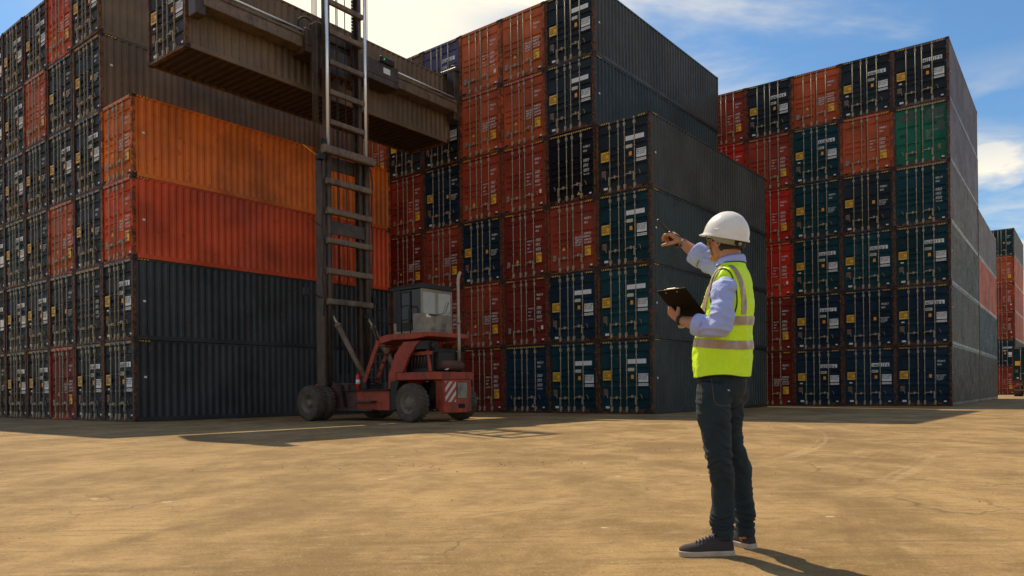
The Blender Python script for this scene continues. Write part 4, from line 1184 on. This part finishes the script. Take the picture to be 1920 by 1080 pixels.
# legs inside the jeans, feet inside the shoes
def legs(mb, k_, feet=True):
    limb(mb, [(P(1342, 722, 4.17), .098 * k_), (P(1337, 765, 4.16), .094 * k_), (P(1343, 815, 4.15), .080 * k_), (P(1348, 856, 4.14), .071 * k_), (P(1353, 891, 4.16), .066 * k_), (P(1355.5, 940, 4.18), .062 * k_), (P(1353.5, 978, 4.18), .063 * k_), (P(1355, 995, 4.175), .056 * k_), (P(1356, 1011 if feet is False else 1025, 4.175), .051 * k_)], 6, 28)
    limb(mb, [(P(1368, 722, 4.31), .098 * k_), (P(1365, 765, 4.32), .090 * k_), (P(1366, 805, 4.33), .077 * k_), (P(1374, 845, 4.34), .071 * k_), (P(1386, 880, 4.355), .067 * k_), (P(1391, 925, 4.37), .062 * k_), (P(1396, 962, 4.37), .060 * k_), (P(1397, 980, 4.365), .052 * k_), (P(1398, 1006 if feet is False else 1010, 4.355), .052 * k_)], 6, 28)
legs(bm_, .72)
limb(bm_, [(P(1357, 1024, 4.17), .030), (P(1320, 1032, 4.15), .028), (P(1295, 1035, 4.14), .018)], 3, 14)
limb(bm_, [(P(1398, 1010, 4.35), .030), (P(1385, 1013, 4.45), .028), (P(1376, 1012, 4.51), .018)], 3, 14)
# near (left) arm
WL = P(1273, 600, 4.20)
limb(bm_, [(P(1368, 540, 4.14), .040), (P(1359, 545, 4.06), .040), (P(1355, 568, 4.02), .042), (P(1354, 604, 3.985), .041), (P(1332, 610, 4.02), .042), (P(1302, 606, 4.10), .036), (P(1286, 603, 4.155), .029), (WL, .0255)], 4, 20)
bTL, bTR, bBR = P(1231, 546, 4.16), P(1285, 539, 4.02), P(1327, 593, 4.13)
bW, bL = bTR - bTL, bBR - bTR
bN = bW.cross(bL).normalized()
if bN.z < 0: bN = -bN
FL = (P(1244, 570, 4.27) - WL)
hand(bm_, WL, FL, V((.8, .25, .45)), True, [.45, .55, .62, .7], .05, (.55, .5), .95)
# far (right) arm, stretched out
WR = P(1279, 454, 4.60)
limb(bm_, [(P(1378, 522, 4.36), .050), (P(1366, 515, 4.42), .052), (P(1340, 500, 4.48), .047), (P(1316, 482, 4.53), .041), (P(1300, 471, 4.56), .038), (P(1288, 462, 4.58), .031), (WR, .026)], 4, 20)
FR = P(1257, 436, 4.63) - WR
NR = V((-.35, .55, -.70))
hand(bm_, WR, FR, NR, False, [.75, .95, 1.0, 1.05], .03, (.75, .6), .98)
body = loc(fused(bm_, "body", SKIN, MAN, .0030, 1))

# --- jeans
def wr(co, s=1.0, zf=1.0):
    return noise.noise(V((co.x * 9 * s, co.y * 9 * s, co.z * 26 * s * zf)))
def jd(co, n):
    h = co.z
    k = .35 + 1.3 * math.exp(-((h - .53) / .09) ** 2) + 1.2 * math.exp(-((h - .16) / .07) ** 2) + .6 * math.exp(-((h - .80) / .07) ** 2)
    r = 1 - abs(noise.noise(V((co.x * 7, co.y * 7, co.z * 30 + 3 * noise.noise(co * 6)))))
    return (r - .72) * .019 * k + .005 * noise.noise(co * 17)
jm = MB(); legs(jm, 1.0, False)
pv = interp([(P(1354, 742, 4.24), .150, .120), (P(1354.5, 725, 4.24), .165, .135), (P(1355, 708, 4.24), .168, .132), (P(1355, 690, 4.24), .165, .125)], 4)
jm.rings([[c + RT * A_ * cos(2 * pi * k / 28) + HD * B_ * sin(2 * pi * k / 28) for k in range(28)] for c, A_, B_ in pv], 0, True, True)
ell(jm, P(1372, 738, 4.20), [RT * .085, HD * .06, UP * .085]); ell(jm, P(1384, 738, 4.31), [RT * .08, HD * .06, UP * .085])
jeans = loc(fused(jm, "jeans", JEANS, MAN, .0055, 5, jd))

# --- vest: a surface of rings round the trunk
VK = [  # y in the picture's height, centre, half-width across the shoulders, half-depth
    (707, 1354.5, .205, .152), (690, 1354.5, .205, .154), (655, 1355.5, .207, .154), (615, 1358, .207, .150), (575, 1364, .210, .138), (545, 1369, .210, .120), (525, 1372, .207, .104), (511, 1373.5, .180, .088), (501, 1374, .115, .072), (494, 1374, .085, .070)]
def vring(y):
    ks = VK
    for i in range(len(ks) - 1):
        if ks[i][0] >= y >= ks[i + 1][0]:
            K = [ks[max(i - 1, 0)], ks[i], ks[i + 1], ks[min(i + 2, len(ks) - 1)]]
            t = (ks[i][0] - y) / (ks[i][0] - ks[i + 1][0])
            return [cat(K[0][q], K[1][q], K[2][q], K[3][q], t) for q in range(1, 4)]
    return ks[0][1:] if y > ks[0][0] else ks[-1][1:]
def vpt(th, y, off=0.0):
    c, A_, B_ = vring(y)
    c0 = P(c, y, 4.245)
    ct, st = cos(th), sin(th)
    e = .92
    q = RT * (A_ * abs(ct) ** e * (1 if ct > 0 else -1)) + HD * (B_ * abs(st) ** e * (1 if st > 0 else -1))
    nrm = (RT * ct / A_ + HD * st / B_).normalized()
    hy = (y - 494) / 213.0
    w = .013 * noise.noise(V((3.2 * th, y * .022, 1.3))) + .012 * (.6 - abs(noise.noise(V((5 * th + y * .035, y * .04, 4))))) - .004 + .008 * max(0, hy - .55) * sin(th * 7 + y * .02)
    dz = -.012 * math.sin(th * 3 + 1) * max(0, hy - .8) * 5 * .5
    return c0 + q + nrm * (w * min(1, hy * 3) + off) + UP * dz
vm = MB(); NT, NY = 96, 70
rl = [[vpt(2 * pi * k / NT, 707 - (707 - 494) * j / NY) for k in range(NT)] for j in range(NY + 1)]
vm.rings(rl, 0, False, True)
rl2 = [[p for p in rl[0]], [vpt(2 * pi * k / NT, 706.5, -.012) for k in range(NT)], [vpt(2 * pi * k / NT, 690, -.014) for k in range(NT)]]
vm.rings(rl2, 0, False, True)
vest = loc(vm.build("safety_vest", VEST, MAN))
def hit(px, y, off):
    best = None
    for k in range(400):
        th = 1.9 + k / 400 * 3.7
        p = vpt(th, y, off)
        n_ = (p - P(vring(y)[0], y, 4.245))
        d = abs(px_of(p)[0] - px) + (50 if n_.y > .02 else 0)
        if best is None or d < best[0]: best = (d, th)
    return best[1]
def band_ring(yf, h, name):
    mb = MB(); rl = []
    for j in range(5):
        q = (j / 4 - .5) * h
        rl.append([vpt(2 * pi * k / NT, yf(2 * pi * k / NT) + q, .004) for k in range(NT)])
    mb.rings(rl, 0, False, True)
    return loc(mb.build(name, REFL, vest))
band_ring(lambda t: 643 + 8 * cos(t - 3.9), 15.5, "reflective_band")
band_ring(lambda t: 603 + 5 * cos(t - 3.3), 15.5, "reflective_band")
def strip(pts, w, name, m, off=.004, par=None):
    mb = MB(); rows = []
    ks = interp([(float(a), float(b)) for a, b in pts], 6)
    for (x, y) in ks:
        a, b = hit(x - w / 2, y, off), hit(x + w / 2, y, off)
        rows.append([vpt(a + (b - a) * q / 4, y, off) for q in range(5)])
    mb.rings(rows, 0, False, True, closed=False)
    return loc(mb.build(name, m, par or vest, fix=True))
strip([(1395, 596), (1396, 575), (1394, 555), (1390, 538), (1383, 522), (1374, 509), (1368, 503)], 9, "shoulder_band", REFL)
strip([(1317, 596), (1321, 572), (1329, 548), (1339, 524), (1350, 508), (1357, 503)], 8, "shoulder_band", REFL)
def piping(pts, name):
    mb = MB(); q = []
    for x, y in interp([(float(a), float(b)) for a, b in pts], 5): q.append(vpt(hit(x, y, .003), y, .003))
    mb.tube(q, .0036, 6)
    return loc(mb.build(name, PIPE, vest))
piping([(1337, 590), (1332, 565), (1334, 540), (1340, 521), (1348, 513), (1358, 512), (1368, 519), (1376, 535), (1381, 555), (1382, 575), (1378, 592), (1372, 603)], "armhole_piping")
mb = MB(); mb.tube([vpt(2 * pi * k / 48, 495, .002) for k in range(49)], .0036, 6, cap=False); loc(mb.build("neck_piping", PIPE, vest))
mb = MB(); mb.tube([vpt(2 * pi * k / NT, 706.5, .0) for k in range(NT + 1)], .0035, 6, cap=False); loc(mb.build("hem_piping", PIPE, vest))

# --- shirt: both sleeves, trunk and a stand-up collar
def sd(co, n):
    a = noise.noise(V((co.x * 14 + co.z * 10, co.y * 10, co.z * 24)))
    r = 1 - abs(a)
    return (r - .75) * .018 + .005 * noise.noise(co * 22)
sm = MB()
bm2 = [(c, A_ * 1.06, B_ * 1.06) for c, A_, B_ in tr]
sm.rings([[c + RT * A_ * cos(2 * pi * k / 24) + HD * B_ * sin(2 * pi * k / 24) for k in range(24)] for c, A_, B_ in bm2], 0, True, True)
limb(sm, [(P(1367, 537, 4.13), .052), (P(1358, 539, 4.06), .060), (P(1354.5, 555, 4.03), .061), (P(1353.5, 580, 4.0), .061), (P(1353, 600, 3.985), .063), (P(1350, 611, 3.985), .062), (P(1336, 613, 4.01), .057), (P(1320, 612, 4.04), .055), (P(1306, 609, 4.07), .052)], 5, 26)
limb(sm, [(P(1380, 522, 4.34), .058), (P(1366, 514, 4.42), .064), (P(1340, 498, 4.48), .064), (P(1322, 486, 4.52), .062), (P(1305, 474, 4.55), .060)], 5, 26)
shirt = loc(fused(sm, "shirt", SHIRT, MAN, .0055, 3, sd))
def cuff(a, b, r, dirx):
    mb = MB(); d = (b - a).normalized(); u = d.cross(UP).normalized(); t = d.cross(u); rl = []
    L_ = (b - a).length
    for q, rr in ((0, .92), (.02, 1.03), (.3, 1.06), (.8, 1.05), (.97, 1.03), (1.0, .96), (.9, .90), (.5, .86)):
        rl.append([a + d * (L_ * q) + (u * cos(2 * pi * k / 36) + t * sin(2 * pi * k / 36)) * r * (rr + .05 * noise.noise(V((k * .5, q * 2, r * 50)))) for k in range(36)])
    mb.rings(rl, 0, False, True)
    loc(mb.build("rolled_cuff", SHIRT, shirt))
cuff(P(1321, 612, 4.04), P(1303, 608, 4.075), .058, 0)
cuff(P(1319, 485, 4.53), P(1301, 472, 4.56), .066, 0)
mb = MB(); rl = []
for q, (yy, f, tilt) in enumerate(((505, 1.00, 0), (495, .98, .2), (485, .97, .8), (482, 1.0, 1), (486, 1.08, 1), (497, 1.16, .3))):
    rl.append([P(1371, yy, 4.25) + (RT * cos(a) * .078 + HD * sin(a) * .072) * f + UP * (.010 * tilt * -sin(a) * 1.0) for a in [2 * pi * k / 40 for k in range(40)]])
mb.rings(rl, 0, False, True); loc(mb.build("collar", SHIRT, shirt))
# --- jeans seams, laid on the cloth
from mathutils.bvhtree import BVHTree
def seam(pts, name="stitching", rr=.0017):
    bv = BVHTree.FromPolygons([v.co for v in jeans.data.vertices], [p.vertices[:] for p in jeans.data.polygons])
    eye = V((0, 0, CAM_H)) - PB; q = []
    for x, y in interp([(float(a), float(b)) for a, b in pts], 5):
        d = (P(x, y, 4.2) - V((0, 0, CAM_H))).normalized()
        h = bv.ray_cast(eye, d)
        if h[0] is not None: q.append(h[0] + h[1] * .0005)
    if len(q) > 2:
        mb = MB(); mb.tube(q, rr, 5); mb.build(name, STITCH, jeans)
seam([(1334, 709), (1337, 735), (1341, 756), (1355, 761), (1368, 760)])
seam([(1314, 709), (1316, 735), (1316, 757)])
seam([(1302, 722), (1310, 724), (1315, 716)])
seam([(1396, 712), (1398, 735), (1392, 752)])
# --- hair
hm = MB()
ell(hm, HC + UP * .022 - FH * .016, [FH * .104, SL * .084, UP * .108])
def hairmask():
    me = hm.mesh("hair", HAIR)
    b = bmesh.new(); b.from_mesh(me)
    kill = []
    for f in b.faces:
        c = f.calc_center_median() - HC
        if c.z < -.066 + .008 * noise.noise(c * 60) or (c.dot(FH) > .045 and c.z < .05) or (c.dot(FH) > -.002 and c.z < -.006) : kill.append(f)
    bmesh.ops.delete(b, geom=kill, context='FACES')
    b.to_mesh(me); b.free(); return me
hm2 = MB()
for i in range(1, 40):
    pass
hm = MB(); ell(hm, HC + UP * .012 - FH * .016, [FH * .108, SL * .086, UP * .120], 72, 54)
hr = loc(put("hair", hairmask(), MAN))
so = hr.modifiers.new("thick", 'SOLIDIFY'); so.thickness = .006
# --- helmet
TI = radians(17)
hf = (FH * cos(TI) + UP * sin(TI)).normalized(); hu = (UP * cos(TI) - FH * sin(TI)).normalized()
KC = P(1362, 441, 4.26)
mb = MB(); rl = []
for q in range(0, 19):
    a = pi / 2 * q / 18
    rr, zz_ = cos(a), sin(a)
    if q == 18: rr = .004
    ring = []
    for k in range(72):
        b = 2 * pi * k / 72
        fx = .135 if cos(b) > 0 else .133
        ridge = .0022 * max(0, cos(b * 0 + (sin(b) * rr) * 52)) * (1 if abs(sin(b) * rr) < .32 else 0) * max(0, sin(a))
        ring.append(KC + hf * cos(b) * fx * rr + SL * sin(b) * .114 * rr + hu * (zz_ * .131 + ridge))
    rl.append(ring)
def rim(f0, z0, peak):
    o = []
    for k in range(72):
        b = 2 * pi * k / 72
        pk = peak * max(0, cos(b)) ** 2.2
        o.append(KC + hf * cos(b) * (.135 * f0 + pk) + SL * sin(b) * .114 * f0 + hu * (z0 - .010 * max(0, cos(b))))
    return o
rl = [rim(.985, -.016, .0), rim(1.05, -.019, .030), rim(1.06, -.014, .032), rim(1.0, -.004, .010)] + rl
mb.rings(rl, 0, True, True)
helmet = loc(mb.build("safety_helmet", HELM, MAN))
mb = MB()
for s in (1,):
    c = KC + SL * .114 * cos(radians(10)) + hu * .020 - hf * .012
    for dx_, w_ in ((0, .017),):
        mb.bar(c - hf * w_ - SL * .004, c + hf * w_ - SL * .004, .016, .014)
loc(mb.build("helmet_slot", HELM, helmet, .002))
mb = MB()
def hb(f0, z0, k0, k1):
    return [KC + hf * cos(b) * .124 * f0 + SL * sin(b) * .102 * f0 + hu * z0 for b in [k0 + (k1 - k0) * k / 40 for k in range(41)]]
mb.rings([hb(.99, .0, radians(75), radians(285)), hb(1.0, -.024, radians(75), radians(285)), hb(.985, -.048, radians(100), radians(260))], 0, False, True, closed=False)
hn = loc(mb.build("headband", HELMG, helmet)); so = hn.modifiers.new("thick", 'SOLIDIFY'); so.thickness = .004
mb = MB(); c = KC - hf * .120 - hu * .034 + SL * .02; mb.lathe(c, -hf + SL * .3, [(0, .012), (.004, .012), (.006, .008)], 14); loc(mb.build("headband_knob", HELMG, helmet))
mb = MB(); mb.tube([KC + hf * .085 + SL * .085 - hu * .01, HC + FH * .070 + SL * .060 - UP * .03, HC + FH * .060 + SL * .054 - UP * .075, HC + FH * .062 + SL * .02 - UP * .108, HC + FH * .062 - SL * .03 - UP * .100, KC + hf * .085 - SL * .085 - hu * .01], .0042, 6)
loc(mb.build("chin_strap", STRAP, helmet))
mb = MB(); mb.tube([HC + SL * .080 + UP * .012, HC + SL * .079 + FH * .05 + UP * .012, HC + SL * .070 + FH * .088 + UP * .010], .0022, 6)
for s in (1, -1): mb.tube([HC + FH * .104 + SL * s * (.034 + .024 * cos(a)) + UP * (.004 + .018 * sin(a)) - FH * .010 * abs(cos(a)) for a in [k * 2 * pi / 14 for k in range(15)]], .0018, 5, cap=False)
loc(mb.build("spectacles", PIPE, MAN))
# --- eyes
for s in (1, -1):
    mb = MB(); ell(mb, HC + FH * .089 + SL * s * .033 + UP * .008, [FH * .010, SL * .012, UP * .008], 12, 8); loc(mb.build("eye", WHITE, body))
# --- shoes
def shoe(heel, d, L_, name="shoe", rise=0.0):
    d = V((d[0], d[1], 0)).normalized(); w = V((d.y, -d.x, 0))
    prof = [(0, .024, .060), (.04, .031, .078), (.14, .035, .090), (.26, .036, .094), (.36, .0365, .088), (.48, .039, .072), (.60, .043, .058), (.72, .045, .050), (.84, .042, .043), (.93, .034, .036), (.985, .020, .026), (1.0, .008, .018)]
    ks = interp([tuple(map(float, p)) for p in prof], 4)
    mb = MB(); rl = []
    for t, hw, h in ks:
        c = heel + d * (L_ * t); ring = []
        for k in range(22):
            a = pi * k / 21
            x = cos(a); z = sin(a)
            ring.append(c + w * hw * (abs(x) ** .8) * (1 if x > 0 else -1) * (1 - .32 * z * (1 if t < .55 else .6)) + UP * (.022 + (h - .0) * z ** .75))
        rl.append(ring)
    mb.rings(rl, 0, True, True)
    s = loc(mb.build(name, SHOE, MAN))
    mb = MB(); rl = []
    for z, f in ((.0, .97), (.004, 1.04), (.024, 1.055), (.029, 1.02), (.030, .9)):
        out_ = []
        for q in range(len(ks)): out_.append(heel + d * (L_ * (-.015 + 1.035 * ks[q][0])) + w * ks[q][1] * 1.08 * f + UP * z)
        for q in range(len(ks) - 1, -1, -1): out_.append(heel + d * (L_ * (-.015 + 1.035 * ks[q][0])) - w * ks[q][1] * 1.08 * f + UP * z)
        rl.append(out_)
    mb.rings(rl, 0, True, False)
    loc(mb.build("sole", SOLE, s))
    mb = MB()
    for q in range(5):
        t = .40 + .06 * q; h = .022 + .083 - .115 * (t - .40); hw = .020
        c = heel + d * (L_ * t) + UP * (h + .004)
        mb.tube([c - w * hw - UP * .012, c + UP * .004 + d * .01, c + w * hw - UP * .012], .003, 5)
        mb.tube([c + w * hw - UP * .012, c + UP * .005 + d * .016, c - w * hw + d * .018 - UP * .014], .003, 5)
    c = heel + d * (L_ * .38) + UP * .112; mb.tube([c - w * .03 - UP * .012, c - w * .012 + UP * .004, c, c + w * .012 + UP * .004, c + w * .03 - UP * .012], .003, 5)
    loc(mb.build("laces", LACE, s))
    mb = MB(); c = heel + d * (L_ * .30); rl = []
    mb.bar(c + UP * .100 + d * .035, c + UP * .128 + d * .005, .034, .007); loc(mb.build("tongue", SHOE, s, .002))
    mb = MB(); mb.tube([heel + d * (L_ * .17) + (d * cos(a) * .045 + w * sin(a) * .030) + UP * (.100 - .006 * cos(a)) for a in [k * 2 * pi / 20 for k in range(21)]], .006, 8, cap=False); loc(mb.build("shoe_collar", SHOE, s))
    return s
nf = P(1374, 1040, 4.16); nf.z = 0
shoe(nf, (-1.0, -.04), .300)
ff = P(1412, 1027, 4.31); ff.z = 0
shoe(ff, (-.42, .90), .285)
# --- watch and wrist strap
mb = MB(); d = (P(1286, 603, 4.155) - WL).normalized(); u = d.cross(UP).normalized(); t = d.cross(u)
c0 = WL + d * .018
mb.rings([[c0 + d * q + (u * cos(2 * pi * k / 28) + t * sin(2 * pi * k / 28)) * rr for k in range(28)] for q, rr in ((-.012, .0285), (-.012, .0315), (.012, .0325), (.012, .029))], 0, False, True)
wt = loc(mb.build("wrist_watch", PIPE, MAN))
mb = MB(); cw_ = c0 - UP * .033 - V((0, .006, 0)); mb.lathe(cw_ + UP * .004, -UP - V((0, .2, 0)), [(0, .019), (.008, .020), (.011, .016)], 20); loc(mb.build("watch_case", STEEL, wt))
mb = MB(); d = (P(1288, 462, 4.58) - WR).normalized(); u = d.cross(UP).normalized(); t = d.cross(u)
mb.tube([WR + d * .012 + (u * cos(a) + t * sin(a)) * .0285 for a in [2 * pi * k / 24 for k in range(25)]], .002, 6, cap=False); loc(mb.build("wrist_cord", LACE, MAN))

# --- things in his hands
CBo = (bTL + bTR + bBR + (bTL + bL)) / 4
cbn = bN
mb = MB()
pts = [bTL, bTR, bTR + bL, bTL + bL]
mb.add([p - CBo - cbn * .0025 for p in pts] + [p - CBo + cbn * .0025 for p in pts], [(0, 1, 2, 3), (7, 6, 5, 4)] + [(k, (k + 1) % 4, 4 + (k + 1) % 4, 4 + k) for k in range(4)])
cb = mb.build("clipboard", BOARD, None, .0015); cb.location = CBo
tag(cb, "dark brown clipboard held at chest height in the person's near hand", "clipboard")
wd, ld_ = bW.normalized(), bL.normalized()
mb = MB(); c = bTL - CBo + bW * .5 + ld_ * .012 + cbn * .006
mb.bar(c - wd * .050 - cbn * .002, c + wd * .050 - cbn * .002, .022, .005, up=cbn); mb.bar(c - wd * .03 - ld_ * .010, c + wd * .03 - ld_ * .010, .007, .008, up=cbn); mb.build("clip", STEEL, cb, .002)
mb = MB()
for f in (.28, .66): mb.lathe(bTL - CBo + bW * f + ld_ * .020 - cbn * .0026, -cbn, [(0, .005), (.0015, .0045), (.0022, .002)], 10)
mb.build("rivet", STEEL, cb)
mb = MB(); q0 = bTL - CBo + bW * .06 + bL * .08 + cbn * .0032; mb.add([q0, q0 + bW * .88, q0 + bW * .88 + bL * .88, q0 + bL * .88, q0 + cbn * .002, q0 + bW * .88 + cbn * .002, q0 + bW * .88 + bL * .88 + cbn * .002, q0 + bL * .88 + cbn * .002], [(3, 2, 1, 0), (4, 5, 6, 7)] + [(k, (k + 1) % 4, 4 + (k + 1) % 4, 4 + k) for k in range(4)]); mb.build("paper_sheet", PAPER, cb)

ra, rb_ = P(1272, 463, 4.655), P(1257, 439, 4.675)
ro = (ra + rb_) / 2
mb = MB(); mb.bar(ra - ro, rb_ - ro, .046, .026, up=V((.3, -1, .2)))
rd = mb.build("handheld_radio", RADIO, None, .006); rd.location = ro
tag(rd, "black two-way radio with stub aerial gripped in the person's outstretched hand", "radio")
mb = MB(); mb.tube([rb_ - ro + V((-.004, 0, .0)), P(1252, 433, 4.665) - ro, P(1243, 423, 4.65) - ro, P(1233, 412, 4.63) - ro], [.014, .012, .0105, .008], 10); mb.build("aerial", RADIO, rd)
mb = MB(); mb.lathe(P(1257, 438, 4.62) - ro, V((-.3, -1, .3)), [(0, .014), (.012, .013), (.016, .006)], 14); mb.build("radio_knob", RADIO, rd)
mb = MB(); mb.tube([P(1264, 437, 4.585) - ro, P(1273, 443, 4.57) - ro, P(1283, 447, 4.58) - ro], .004, 6); mb.tube([P(1271, 461, 4.59) - ro, P(1277, 462, 4.57) - ro, P(1276, 456, 4.56) - ro], .004, 6); mb.build("hand_strap", RADIO, rd)
gb = MB()
rg = random.Random(5)
def stone(x, y, r):
    vs = []
    n = 6
    for k in range(n): vs.append((x + r * rg.uniform(.7, 1.2) * cos(2 * pi * k / n), y + r * rg.uniform(.7, 1.2) * sin(2 * pi * k / n), -.001))
    for k in range(n): vs.append((x + r * .75 * rg.uniform(.7, 1.1) * cos(2 * pi * k / n), y + r * .75 * rg.uniform(.7, 1.1) * sin(2 * pi * k / n), r * rg.uniform(.4, .8)))
    gb.add(vs, [(k, (k + 1) % n, n + (k + 1) % n, n + k) for k in range(n)] + [tuple(n + k for k in range(n))], rg.choice((0, 0, 0, 1)))
for _ in range(420):
    y = 2.4 + 22 * rg.random()
    x = rg.uniform(-.75, .75) * y
    stone(x, y, rg.uniform(.0015, .0035) * (1 + y * .10) * rg.choice((1, 1, 1, 1.6)))
for cx__, cy__, n_ in ((-.6, 9.5, 60), (-5.5, 19, 90), (2.4, 12, 40), (-9, 21.5, 80)):
    for _ in range(n_): stone(rg.gauss(cx__, 1.4), rg.gauss(cy__, .5), rg.uniform(.004, .011))
gr = gb.build("grit", [mat("dark_grit", (.045, .032, .022), .9), mat("pale_grit", (.42, .33, .22), .9)])
tag(gr, "loose dark and pale grit scattered over the yard", 'grit', kind='stuff')
#@@END
